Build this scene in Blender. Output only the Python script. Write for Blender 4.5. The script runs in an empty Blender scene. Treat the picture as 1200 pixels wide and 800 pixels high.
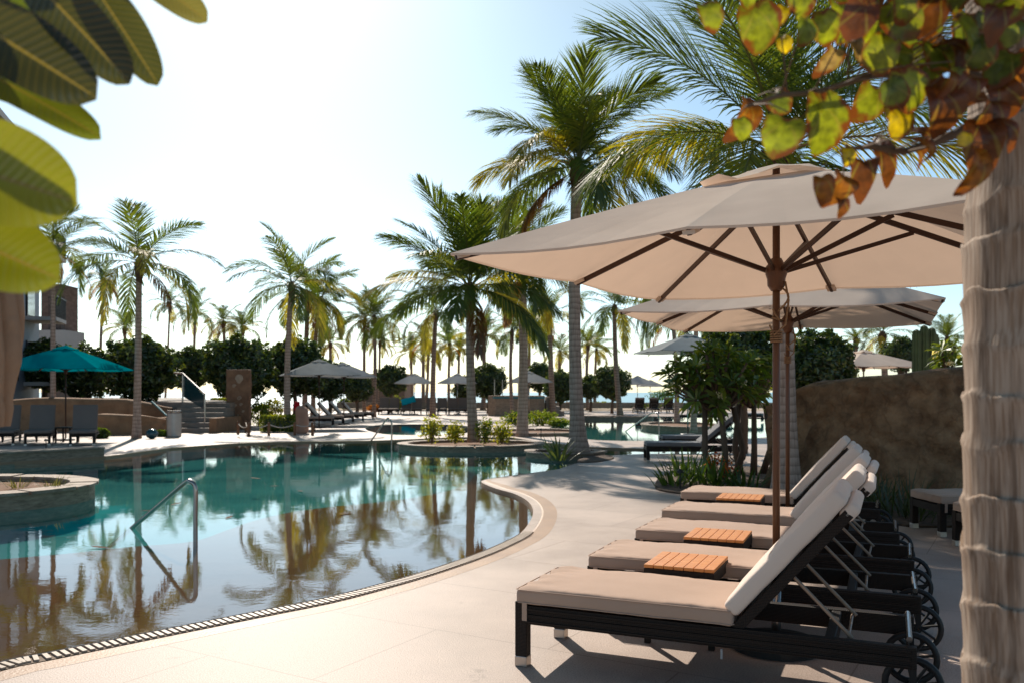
import bpy, bmesh, math, random
from mathutils import Vector, Matrix, noise
from mathutils.geometry import tessellate_polygon
PI = math.pi
R = math.radians
S = bpy.context.scene
COL = S.collection
F = 1005.0; CX = 600.0; HY = 459.0; H = 1.5

# ------------------------------------------------------------------ camera geometry helpers
def G(px, py, z=0.0):
    d = (H - z) * F / (py - HY)
    return Vector(((px - CX) / F * d, d, z))
def D(px, py, d):
    return Vector(((px - CX) / F * d, d, H - (py - HY) * d / F))

# ------------------------------------------------------------------ materials
def newmat(name):
    m = bpy.data.materials.new(name); m.use_nodes = True
    nt = m.node_tree; nt.nodes.clear()
    out = nt.nodes.new('ShaderNodeOutputMaterial')
    return m, nt, out
def nd(nt, typ, **kw):
    n = nt.nodes.new(typ)
    for k, v in kw.items():
        if k in n.inputs.keys(): n.inputs[k].default_value = v
        else: setattr(n, k, v)
    return n
def c4(c): return (c[0], c[1], c[2], 1.0)
def mat(name, c1, c2=None, scale=4.0, rough=.6, bump=0.0, bscale=30.0, spec=.35, metal=0.0, detail=5, stretch=(1,1,1), sheen=0, coord='Object', rvar=0, bdist=.01):
    m, nt, out = newmat(name)
    b = nd(nt, 'ShaderNodeBsdfPrincipled'); b.inputs['Roughness'].default_value = rough
    b.inputs['Specular IOR Level'].default_value = spec; b.inputs['Metallic'].default_value = metal
    if sheen:
        b.inputs['Sheen Weight'].default_value = sheen; b.inputs['Sheen Roughness'].default_value = .4
    tc = nd(nt, 'ShaderNodeTexCoord'); mp = nd(nt, 'ShaderNodeMapping'); mp.inputs['Scale'].default_value = stretch
    nt.links.new(tc.outputs[coord], mp.inputs['Vector'])
    if c2 is None: c2 = tuple(x * .8 for x in c1)
    n = nd(nt, 'ShaderNodeTexNoise', Scale=scale, Detail=detail); n.inputs['Roughness'].default_value = .6
    nt.links.new(mp.outputs[0], n.inputs['Vector'])
    r = nd(nt, 'ShaderNodeValToRGB'); r.color_ramp.elements[0].position = .32; r.color_ramp.elements[1].position = .68
    r.color_ramp.elements[0].color = c4(c2); r.color_ramp.elements[1].color = c4(c1)
    nt.links.new(n.outputs['Fac'], r.inputs['Fac']); nt.links.new(r.outputs[0], b.inputs['Base Color'])
    if name == 'sculpted_rock':
        wn = nd(nt, 'ShaderNodeTexNoise', Scale=1.6, Detail=5); nt.links.new(mp.outputs[0], wn.inputs['Vector'])
        wm = nd(nt, 'ShaderNodeMix', data_type='RGBA'); wm.inputs[0].default_value = .55; nt.links.new(mp.outputs[0], wm.inputs[6]); nt.links.new(wn.outputs['Color'], wm.inputs[7])
        vo = nd(nt, 'ShaderNodeTexVoronoi', feature='DISTANCE_TO_EDGE', Scale=5.0); nt.links.new(wm.outputs[2], vo.inputs['Vector'])
        vr = nd(nt, 'ShaderNodeValToRGB'); vr.color_ramp.elements[0].color = (.35, .3, .27, 1); vr.color_ramp.elements[1].position = .07; vr.color_ramp.elements[1].color = (1, 1, 1, 1); nt.links.new(vo.outputs['Distance'], vr.inputs['Fac'])
        vm = nd(nt, 'ShaderNodeMix', data_type='RGBA', blend_type='MULTIPLY'); vm.inputs[0].default_value = .35; nt.links.new(r.outputs[0], vm.inputs[6]); nt.links.new(vr.outputs[0], vm.inputs[7]); nt.links.new(vm.outputs[2], b.inputs['Base Color'])
    if rvar:
        mr = nd(nt, 'ShaderNodeMapRange'); mr.inputs['To Min'].default_value = rough - rvar; mr.inputs['To Max'].default_value = rough + rvar
        nt.links.new(n.outputs['Fac'], mr.inputs['Value']); nt.links.new(mr.outputs[0], b.inputs['Roughness'])
    if bump:
        n2 = nd(nt, 'ShaderNodeTexNoise', Scale=bscale, Detail=6); nt.links.new(mp.outputs[0], n2.inputs['Vector'])
        bp = nd(nt, 'ShaderNodeBump', Strength=bump, Distance=bdist)
        nt.links.new(n2.outputs['Fac'], bp.inputs['Height']); nt.links.new(bp.outputs[0], b.inputs['Normal'])
    nt.links.new(b.outputs[0], out.inputs['Surface'])
    return m

def leafmat(name, tint=(1,1,1), trans=.42, gloss=.08, grough=.35, edge=False, veins=False, tbright=1.6):
    """leaves: colour from the mesh attribute Col, thin and partly see-through to light"""
    m, nt, out = newmat(name)
    at = nd(nt, 'ShaderNodeAttribute', attribute_name='Col')
    tc = nd(nt, 'ShaderNodeTexCoord')
    n = nd(nt, 'ShaderNodeTexNoise', Scale=60.0 if edge else 3.0, Detail=3)
    nt.links.new(tc.outputs['Object'], n.inputs['Vector'])
    mr = nd(nt, 'ShaderNodeMapRange'); mr.inputs['From Min'].default_value = .25; mr.inputs['From Max'].default_value = .75; mr.inputs['To Min'].default_value = .45 if edge else .7; mr.inputs['To Max'].default_value = 1.5 if edge else 1.3
    nt.links.new(n.outputs['Fac'], mr.inputs['Value'])
    mul = nd(nt, 'ShaderNodeVectorMath', operation='SCALE')
    nt.links.new(at.outputs['Color'], mul.inputs[0]); nt.links.new(mr.outputs[0], mul.inputs['Scale'])
    col = mul.outputs[0]
    if edge:
        uv = nd(nt, 'ShaderNodeUVMap')
        ln = nd(nt, 'ShaderNodeVectorMath', operation='LENGTH'); nt.links.new(uv.outputs[0], ln.inputs[0])
        n3 = nd(nt, 'ShaderNodeTexNoise', Scale=28.0, Detail=4); nt.links.new(tc.outputs['Object'], n3.inputs['Vector'])
        ad = nd(nt, 'ShaderNodeMath', operation='MULTIPLY_ADD'); ad.inputs[1].default_value = 1.5; nt.links.new(n3.outputs['Fac'], ad.inputs[0]); nt.links.new(ln.outputs['Value'], ad.inputs[2])
        rp = nd(nt, 'ShaderNodeValToRGB'); rp.color_ramp.elements[0].position = .0; rp.color_ramp.elements[1].position = 1
        mr2 = nd(nt, 'ShaderNodeMapRange'); mr2.inputs['From Min'].default_value = 1.48; mr2.inputs['From Max'].default_value = 1.72
        nt.links.new(ad.outputs[0], mr2.inputs['Value'])
        mx = nd(nt, 'ShaderNodeMix', data_type='RGBA'); nt.links.new(mr2.outputs[0], mx.inputs[0]); nt.links.new(col, mx.inputs[6]); mx.inputs[7].default_value = (.16, .045, .012, 1)
        nt.links.new(mx.outputs[2], rp.inputs['Fac']) if False else None
        col = mx.outputs[2]
        sx_ = nd(nt, 'ShaderNodeSeparateXYZ'); nt.links.new(uv.outputs[0], sx_.inputs[0])
        yy = nd(nt, 'ShaderNodeMath', operation='SUBTRACT'); yy.inputs[1].default_value = .55; nt.links.new(sx_.outputs[1], yy.inputs[0])
        at2 = nd(nt, 'ShaderNodeMath', operation='ARCTAN2'); nt.links.new(sx_.outputs[0], at2.inputs[0]); nt.links.new(yy.outputs[0], at2.inputs[1])
        m5 = nd(nt, 'ShaderNodeMath', operation='MULTIPLY'); m5.inputs[1].default_value = 5.0; nt.links.new(at2.outputs[0], m5.inputs[0])
        cs = nd(nt, 'ShaderNodeMath', operation='COSINE'); nt.links.new(m5.outputs[0], cs.inputs[0])
        vr = nd(nt, 'ShaderNodeMapRange'); vr.inputs['From Min'].default_value = .90; vr.inputs['From Max'].default_value = 1.0; vr.inputs['To Max'].default_value = .45; nt.links.new(cs.outputs[0], vr.inputs['Value'])
        mv = nd(nt, 'ShaderNodeMix', data_type='RGBA'); nt.links.new(vr.outputs[0], mv.inputs[0]); nt.links.new(col, mv.inputs[6]); mv.inputs[7].default_value = (.30, .26, .07, 1)
        col = mv.outputs[2]
    bumpn = None
    if edge:
        bp = nd(nt, 'ShaderNodeBump', Strength=.6, Distance=.004); nt.links.new(n.outputs['Fac'], bp.inputs['Height']); bumpn = bp.outputs[0]
    if veins:
        uv = nd(nt, 'ShaderNodeUVMap'); sp = nd(nt, 'ShaderNodeSeparateXYZ'); nt.links.new(uv.outputs[0], sp.inputs[0])
        ab = nd(nt, 'ShaderNodeMath', operation='ABSOLUTE'); nt.links.new(sp.outputs[0], ab.inputs[0])
        ma = nd(nt, 'ShaderNodeMath', operation='MULTIPLY_ADD'); ma.inputs[1].default_value = -.10; nt.links.new(ab.outputs[0], ma.inputs[0]); nt.links.new(sp.outputs[1], ma.inputs[2])
        m2 = nd(nt, 'ShaderNodeMath', operation='MULTIPLY'); m2.inputs[1].default_value = 22*2*PI
        nv = nd(nt, 'ShaderNodeTexNoise', Scale=9.0, Detail=2); nt.links.new(tc.outputs['Object'], nv.inputs['Vector'])
        na_ = nd(nt, 'ShaderNodeMath', operation='MULTIPLY_ADD'); na_.inputs[1].default_value = .05; nt.links.new(nv.outputs['Fac'], na_.inputs[0]); nt.links.new(ma.outputs[0], na_.inputs[2]); nt.links.new(na_.outputs[0], m2.inputs[0])
        sn = nd(nt, 'ShaderNodeMath', operation='SINE'); nt.links.new(m2.outputs[0], sn.inputs[0])
        v1 = nd(nt, 'ShaderNodeMapRange'); v1.inputs['From Min'].default_value = .80; v1.inputs['From Max'].default_value = 1.0; v1.inputs['To Max'].default_value = .22; nt.links.new(sn.outputs[0], v1.inputs['Value'])
        v2 = nd(nt, 'ShaderNodeMapRange'); v2.inputs['From Min'].default_value = .06; v2.inputs['From Max'].default_value = .02; nt.links.new(ab.outputs[0], v2.inputs['Value'])
        mxv = nd(nt, 'ShaderNodeMath', operation='MAXIMUM'); nt.links.new(v1.outputs[0], mxv.inputs[0]); nt.links.new(v2.outputs[0], mxv.inputs[1])
        mx = nd(nt, 'ShaderNodeMix', data_type='RGBA'); nt.links.new(mxv.outputs[0], mx.inputs[0]); nt.links.new(col, mx.inputs[6]); mx.inputs[7].default_value = (.17, .13, .035, 1)
        col = mx.outputs[2]
        bp = nd(nt, 'ShaderNodeBump', Strength=.5, Distance=.002); nt.links.new(sn.outputs[0], bp.inputs['Height']); bumpn = bp.outputs[0]
    tm = nd(nt, 'ShaderNodeVectorMath', operation='MULTIPLY'); tm.inputs[1].default_value = (1.25*tbright, 1.15*tbright, .35*tbright)
    nt.links.new(col, tm.inputs[0])
    df = nd(nt, 'ShaderNodeBsdfDiffuse'); tr = nd(nt, 'ShaderNodeBsdfTranslucent'); gl = nd(nt, 'ShaderNodeBsdfGlossy'); gl.inputs['Roughness'].default_value = grough
    nt.links.new(col, df.inputs['Color']); nt.links.new(tm.outputs[0], tr.inputs['Color'])
    if bumpn:
        nt.links.new(bumpn, df.inputs['Normal']); nt.links.new(bumpn, gl.inputs['Normal'])
    mx1 = nd(nt, 'ShaderNodeMixShader'); mx1.inputs[0].default_value = trans
    nt.links.new(df.outputs[0], mx1.inputs[1]); nt.links.new(tr.outputs[0], mx1.inputs[2])
    mx2 = nd(nt, 'ShaderNodeMixShader'); mx2.inputs[0].default_value = gloss
    nt.links.new(mx1.outputs[0], mx2.inputs[1]); nt.links.new(gl.outputs[0], mx2.inputs[2])
    nt.links.new(mx2.outputs[0], out.inputs['Surface'])
    return m

def clothmat(name, c, trans=.3, tcol=None, wr=.25, wscale=3.0):
    m, nt, out = newmat(name)
    tc = nd(nt, 'ShaderNodeTexCoord')
    n = nd(nt, 'ShaderNodeTexNoise', Scale=wscale, Detail=6); nt.links.new(tc.outputs['Object'], n.inputs['Vector'])
    w = nd(nt, 'ShaderNodeTexNoise', Scale=400.0, Detail=2); nt.links.new(tc.outputs['Object'], w.inputs['Vector'])
    r = nd(nt, 'ShaderNodeValToRGB'); r.color_ramp.elements[0].position = .3; r.color_ramp.elements[1].position = .7
    r.color_ramp.elements[0].color = c4([x * .86 for x in c]); r.color_ramp.elements[1].color = c4(c)
    nt.links.new(n.outputs['Fac'], r.inputs['Fac'])
    bp = nd(nt, 'ShaderNodeBump', Strength=wr, Distance=.02); nt.links.new(n.outputs['Fac'], bp.inputs['Height'])
    bp2 = nd(nt, 'ShaderNodeBump', Strength=.15, Distance=.001); nt.links.new(w.outputs['Fac'], bp2.inputs['Height']); nt.links.new(bp.outputs[0], bp2.inputs['Normal'])
    df = nd(nt, 'ShaderNodeBsdfDiffuse'); nt.links.new(r.outputs[0], df.inputs['Color']); nt.links.new(bp2.outputs[0], df.inputs['Normal'])
    tr = nd(nt, 'ShaderNodeBsdfTranslucent'); tr.inputs['Color'].default_value = c4(tcol or c)
    mx = nd(nt, 'ShaderNodeMixShader'); mx.inputs[0].default_value = trans
    nt.links.new(df.outputs[0], mx.inputs[1]); nt.links.new(tr.outputs[0], mx.inputs[2]); nt.links.new(mx.outputs[0], out.inputs['Surface'])
    return m

def trunkmat(name, c1, c2, crack=True, rings=11.0, soft=0):
    m, nt, out = newmat(name)
    b = nd(nt, 'ShaderNodeBsdfPrincipled'); b.inputs['Roughness'].default_value = .85; b.inputs['Specular IOR Level'].default_value = .2
    tc = nd(nt, 'ShaderNodeTexCoord'); sp = nd(nt, 'ShaderNodeSeparateXYZ'); nt.links.new(tc.outputs['Object'], sp.inputs[0])
    n = nd(nt, 'ShaderNodeTexNoise', Scale=3.5, Detail=5); nt.links.new(tc.outputs['Object'], n.inputs['Vector'])
    ma = nd(nt, 'ShaderNodeMath', operation='MULTIPLY_ADD'); ma.inputs[1].default_value = .10; nt.links.new(n.outputs['Fac'], ma.inputs[0]); nt.links.new(sp.outputs[2], ma.inputs[2])
    mm = nd(nt, 'ShaderNodeMath', operation='MULTIPLY'); mm.inputs[1].default_value = rings; nt.links.new(ma.outputs[0], mm.inputs[0])
    fr = nd(nt, 'ShaderNodeMath', operation='FRACT'); nt.links.new(mm.outputs[0], fr.inputs[0])
    r = nd(nt, 'ShaderNodeValToRGB'); e = r.color_ramp.elements
    e[0].position = 0; e[0].color = c4([x * (.75 if soft else .45) for x in c2]); e[1].position = .12; e[1].color = c4(c2)
    q = e.new(.5); q.color = c4(c1); q = e.new(.93); q.color = c4([min(1, x * 1.1) for x in c1]); q = e.new(1.0); q.color = c4([x * (.8 if soft else .5) for x in c2])
    nt.links.new(fr.outputs[0], r.inputs['Fac'])
    mp = nd(nt, 'ShaderNodeMapping'); mp.inputs['Scale'].default_value = (34, 34, 3.0); nt.links.new(tc.outputs['Object'], mp.inputs['Vector'])
    n2 = nd(nt, 'ShaderNodeTexNoise', Scale=1.0, Detail=5); n2.inputs['Roughness'].default_value = .55; nt.links.new(mp.outputs[0], n2.inputs['Vector'])
    r2 = nd(nt, 'ShaderNodeValToRGB'); r2.color_ramp.elements[0].position = .38; r2.color_ramp.elements[0].color = (.22, .17, .14, 1); r2.color_ramp.elements[1].position = .53; r2.color_ramp.elements[1].color = (1, 1, 1, 1)
    nt.links.new(n2.outputs['Fac'], r2.inputs['Fac'])
    mu = nd(nt, 'ShaderNodeMix', data_type='RGBA', blend_type='MULTIPLY'); mu.inputs[0].default_value = .6 if crack else .35
    nt.links.new(r.outputs[0], mu.inputs[6]); nt.links.new(r2.outputs[0], mu.inputs[7])
    if crack:
        mp3 = nd(nt, 'ShaderNodeMapping'); mp3.inputs['Scale'].default_value = (140, 140, 7); nt.links.new(tc.outputs['Object'], mp3.inputs['Vector'])
        n3 = nd(nt, 'ShaderNodeTexNoise', Scale=1.0, Detail=3); nt.links.new(mp3.outputs[0], n3.inputs['Vector'])
        r3 = nd(nt, 'ShaderNodeValToRGB'); r3.color_ramp.elements[0].position = .35; r3.color_ramp.elements[0].color = (.68, .60, .53, 1); r3.color_ramp.elements[1].position = .6; r3.color_ramp.elements[1].color = (1, 1, 1, 1)
        nt.links.new(n3.outputs['Fac'], r3.inputs['Fac'])
        n4 = nd(nt, 'ShaderNodeTexNoise', Scale=5.0, Detail=6); nt.links.new(tc.outputs['Object'], n4.inputs['Vector'])
        r4 = nd(nt, 'ShaderNodeValToRGB'); r4.color_ramp.elements[0].position = .36; r4.color_ramp.elements[0].color = (.62, .52, .44, 1); r4.color_ramp.elements[1].position = .58; r4.color_ramp.elements[1].color = (1, 1, 1, 1)
        nt.links.new(n4.outputs['Fac'], r4.inputs['Fac'])
        mu2 = nd(nt, 'ShaderNodeMix', data_type='RGBA', blend_type='MULTIPLY'); mu2.inputs[0].default_value = 1; nt.links.new(mu.outputs[2], mu2.inputs[6]); nt.links.new(r3.outputs[0], mu2.inputs[7])
        mu3 = nd(nt, 'ShaderNodeMix', data_type='RGBA', blend_type='MULTIPLY'); mu3.inputs[0].default_value = .4; nt.links.new(mu2.outputs[2], mu3.inputs[6]); nt.links.new(r4.outputs[0], mu3.inputs[7]); mu = mu3
    nt.links.new(mu.outputs[2], b.inputs['Base Color'])
    ad = nd(nt, 'ShaderNodeMath', operation='MULTIPLY_ADD'); ad.inputs[1].default_value = .6; nt.links.new(n2.outputs['Fac'], ad.inputs[0]); nt.links.new(r.outputs[0], ad.inputs[2])
    bp = nd(nt, 'ShaderNodeBump', Strength=.35 if soft else .7, Distance=.006 if soft else .010); nt.links.new(ad.outputs[0], bp.inputs['Height']); nt.links.new(bp.outputs[0], b.inputs['Normal'])
    nt.links.new(b.outputs[0], out.inputs['Surface'])
    return m

def watermat(name, tint, bstr, scale, rough=0.0):
    m, nt, out = newmat(name)
    tc = nd(nt, 'ShaderNodeTexCoord'); mp = nd(nt, 'ShaderNodeMapping'); mp.inputs['Scale'].default_value = (1, 1.3, 1)
    nt.links.new(tc.outputs['Object'], mp.inputs['Vector'])
    n = nd(nt, 'ShaderNodeTexNoise', Scale=scale, Detail=3); n.inputs['Roughness'].default_value = .5; nt.links.new(mp.outputs[0], n.inputs['Vector'])
    n0 = nd(nt, 'ShaderNodeTexNoise', Scale=scale * .12, Detail=2); nt.links.new(mp.outputs[0], n0.inputs['Vector'])
    bp = nd(nt, 'ShaderNodeBump', Strength=bstr, Distance=.02); nt.links.new(n.outputs['Fac'], bp.inputs['Height'])
    bq = nd(nt, 'ShaderNodeBump', Strength=bstr * .7, Distance=.10); nt.links.new(n0.outputs['Fac'], bq.inputs['Height']); nt.links.new(bp.outputs[0], bq.inputs['Normal'])
    fr = nd(nt, 'ShaderNodeFresnel', IOR=1.75); nt.links.new(bq.outputs[0], fr.inputs['Normal'])
    gl = nd(nt, 'ShaderNodeBsdfGlossy'); gl.inputs['Color'].default_value = (1, 1, 1, 1); gl.inputs['Roughness'].default_value = rough; nt.links.new(bq.outputs[0], gl.inputs['Normal'])
    tr = nd(nt, 'ShaderNodeBsdfTransparent'); tr.inputs['Color'].default_value = c4(tint)
    # seen from below the sheet lets light through (the pool itself is open water, not glass)
    ge = nd(nt, 'ShaderNodeNewGeometry'); iv = nd(nt, 'ShaderNodeMath', operation='SUBTRACT'); iv.inputs[0].default_value = 1.0; nt.links.new(ge.outputs['Backfacing'], iv.inputs[1])
    fm = nd(nt, 'ShaderNodeMath', operation='MULTIPLY'); nt.links.new(fr.outputs[0], fm.inputs[0]); nt.links.new(iv.outputs[0], fm.inputs[1])
    mx = nd(nt, 'ShaderNodeMixShader'); nt.links.new(fm.outputs[0], mx.inputs[0]); nt.links.new(tr.outputs[0], mx.inputs[1]); nt.links.new(gl.outputs[0], mx.inputs[2])
    nt.links.new(mx.outputs[0], out.inputs['Surface'])
    return m

def deckmat():
    m, nt, out = newmat('pool_deck_stone')
    b = nd(nt, 'ShaderNodeBsdfPrincipled'); b.inputs['Specular IOR Level'].default_value = .32
    tc = nd(nt, 'ShaderNodeTexCoord')
    n = nd(nt, 'ShaderNodeTexNoise', Scale=.55, Detail=8); n.inputs['Roughness'].default_value = .65; nt.links.new(tc.outputs['Object'], n.inputs['Vector'])
    f = nd(nt, 'ShaderNodeTexNoise', Scale=120.0, Detail=5); nt.links.new(tc.outputs['Object'], f.inputs['Vector'])
    r = nd(nt, 'ShaderNodeValToRGB'); r.color_ramp.elements[0].position = .35; r.color_ramp.elements[0].color = (.37, .285, .235, 1); r.color_ramp.elements[1].position = .65; r.color_ramp.elements[1].color = (.59, .475, .405, 1)
    nt.links.new(n.outputs['Fac'], r.inputs['Fac'])
    r2 = nd(nt, 'ShaderNodeValToRGB'); r2.color_ramp.elements[0].position = .3; r2.color_ramp.elements[0].color = (.55, .51, .48, 1); r2.color_ramp.elements[1].position = .62; r2.color_ramp.elements[1].color = (1, 1, 1, 1)
    nt.links.new(f.outputs['Fac'], r2.inputs['Fac'])
    mu = nd(nt, 'ShaderNodeMix', data_type='RGBA', blend_type='MULTIPLY'); mu.inputs[0].default_value = 1; nt.links.new(r.outputs[0], mu.inputs[6]); nt.links.new(r2.outputs[0], mu.inputs[7])
    mp = nd(nt, 'ShaderNodeMapping'); mp.inputs['Rotation'].default_value = (0, 0, R(31)); nt.links.new(tc.outputs['Object'], mp.inputs['Vector'])
    bk = nd(nt, 'ShaderNodeTexBrick', Scale=1.0); bk.inputs['Color1'].default_value = (1, 1, 1, 1); bk.inputs['Color2'].default_value = (.95, .94, .93, 1); bk.inputs['Mortar'].default_value = (.5, .45, .41, 1)
    bk.inputs['Mortar Size'].default_value = .006; bk.inputs['Brick Width'].default_value = 1.6; bk.inputs['Row Height'].default_value = 1.1; bk.inputs['Mortar Smooth'].default_value = .4
    nt.links.new(mp.outputs[0], bk.inputs['Vector'])
    m2 = nd(nt, 'ShaderNodeMix', data_type='RGBA', blend_type='MULTIPLY'); m2.inputs[0].default_value = .7; nt.links.new(mu.outputs[2], m2.inputs[6]); nt.links.new(bk.outputs['Color'], m2.inputs[7])
    # a few grey stains where puddles have dried
    st = nd(nt, 'ShaderNodeTexNoise', Scale=1.9, Detail=7); st.inputs['Roughness'].default_value = .7; nt.links.new(tc.outputs['Object'], st.inputs['Vector'])
    r3 = nd(nt, 'ShaderNodeValToRGB'); r3.color_ramp.elements[0].position = .29; r3.color_ramp.elements[0].color = (.62, .6, .58, 1); r3.color_ramp.elements[1].position = .36; r3.color_ramp.elements[1].color = (1, 1, 1, 1)
    nt.links.new(st.outputs['Fac'], r3.inputs['Fac'])
    m3 = nd(nt, 'ShaderNodeMix', data_type='RGBA', blend_type='MULTIPLY'); m3.inputs[0].default_value = 1; nt.links.new(m2.outputs[2], m3.inputs[6]); nt.links.new(r3.outputs[0], m3.inputs[7])
    nt.links.new(m3.outputs[2], b.inputs['Base Color'])
    rr = nd(nt, 'ShaderNodeMapRange'); rr.inputs['To Min'].default_value = .42; rr.inputs['To Max'].default_value = .68; nt.links.new(n.outputs['Fac'], rr.inputs['Value']); nt.links.new(rr.outputs[0], b.inputs['Roughness'])
    bp = nd(nt, 'ShaderNodeBump', Strength=.45, Distance=.004); nt.links.new(f.outputs['Fac'], bp.inputs['Height']); nt.links.new(bp.outputs[0], b.inputs['Normal'])
    nt.links.new(b.outputs[0], out.inputs['Surface'])
    return m

def slatmat(name, c1, c2, stretch):
    return mat(name, c1, c2, scale=6, rough=.5, bump=.3, bscale=40, stretch=stretch, spec=.4)

def wickermat():
    m, nt, out = newmat('dark_wicker')
    b = nd(nt, 'ShaderNodeBsdfPrincipled'); b.inputs['Roughness'].default_value = .6; b.inputs['Specular IOR Level'].default_value = .18
    tc = nd(nt, 'ShaderNodeTexCoord')
    w = nd(nt, 'ShaderNodeTexWave', Scale=42.0, Distortion=.4, bands_direction='Z'); nt.links.new(tc.outputs['Object'], w.inputs['Vector'])
    w2 = nd(nt, 'ShaderNodeTexWave', Scale=30.0, Distortion=.6, bands_direction='X'); nt.links.new(tc.outputs['Object'], w2.inputs['Vector'])
    mu = nd(nt, 'ShaderNodeMath', operation='MULTIPLY'); nt.links.new(w.outputs['Fac'], mu.inputs[0]); nt.links.new(w2.outputs['Fac'], mu.inputs[1])
    r = nd(nt, 'ShaderNodeValToRGB'); r.color_ramp.elements[0].color = (.008, .006, .005, 1); r.color_ramp.elements[1].color = (.045, .032, .025, 1)
    nt.links.new(w.outputs['Fac'], r.inputs['Fac']); nt.links.new(r.outputs[0], b.inputs['Base Color'])
    bp = nd(nt, 'ShaderNodeBump', Strength=.6, Distance=.004); nt.links.new(mu.outputs[0], bp.inputs['Height']); nt.links.new(bp.outputs[0], b.inputs['Normal'])
    nt.links.new(b.outputs[0], out.inputs['Surface'])
    return m

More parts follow.
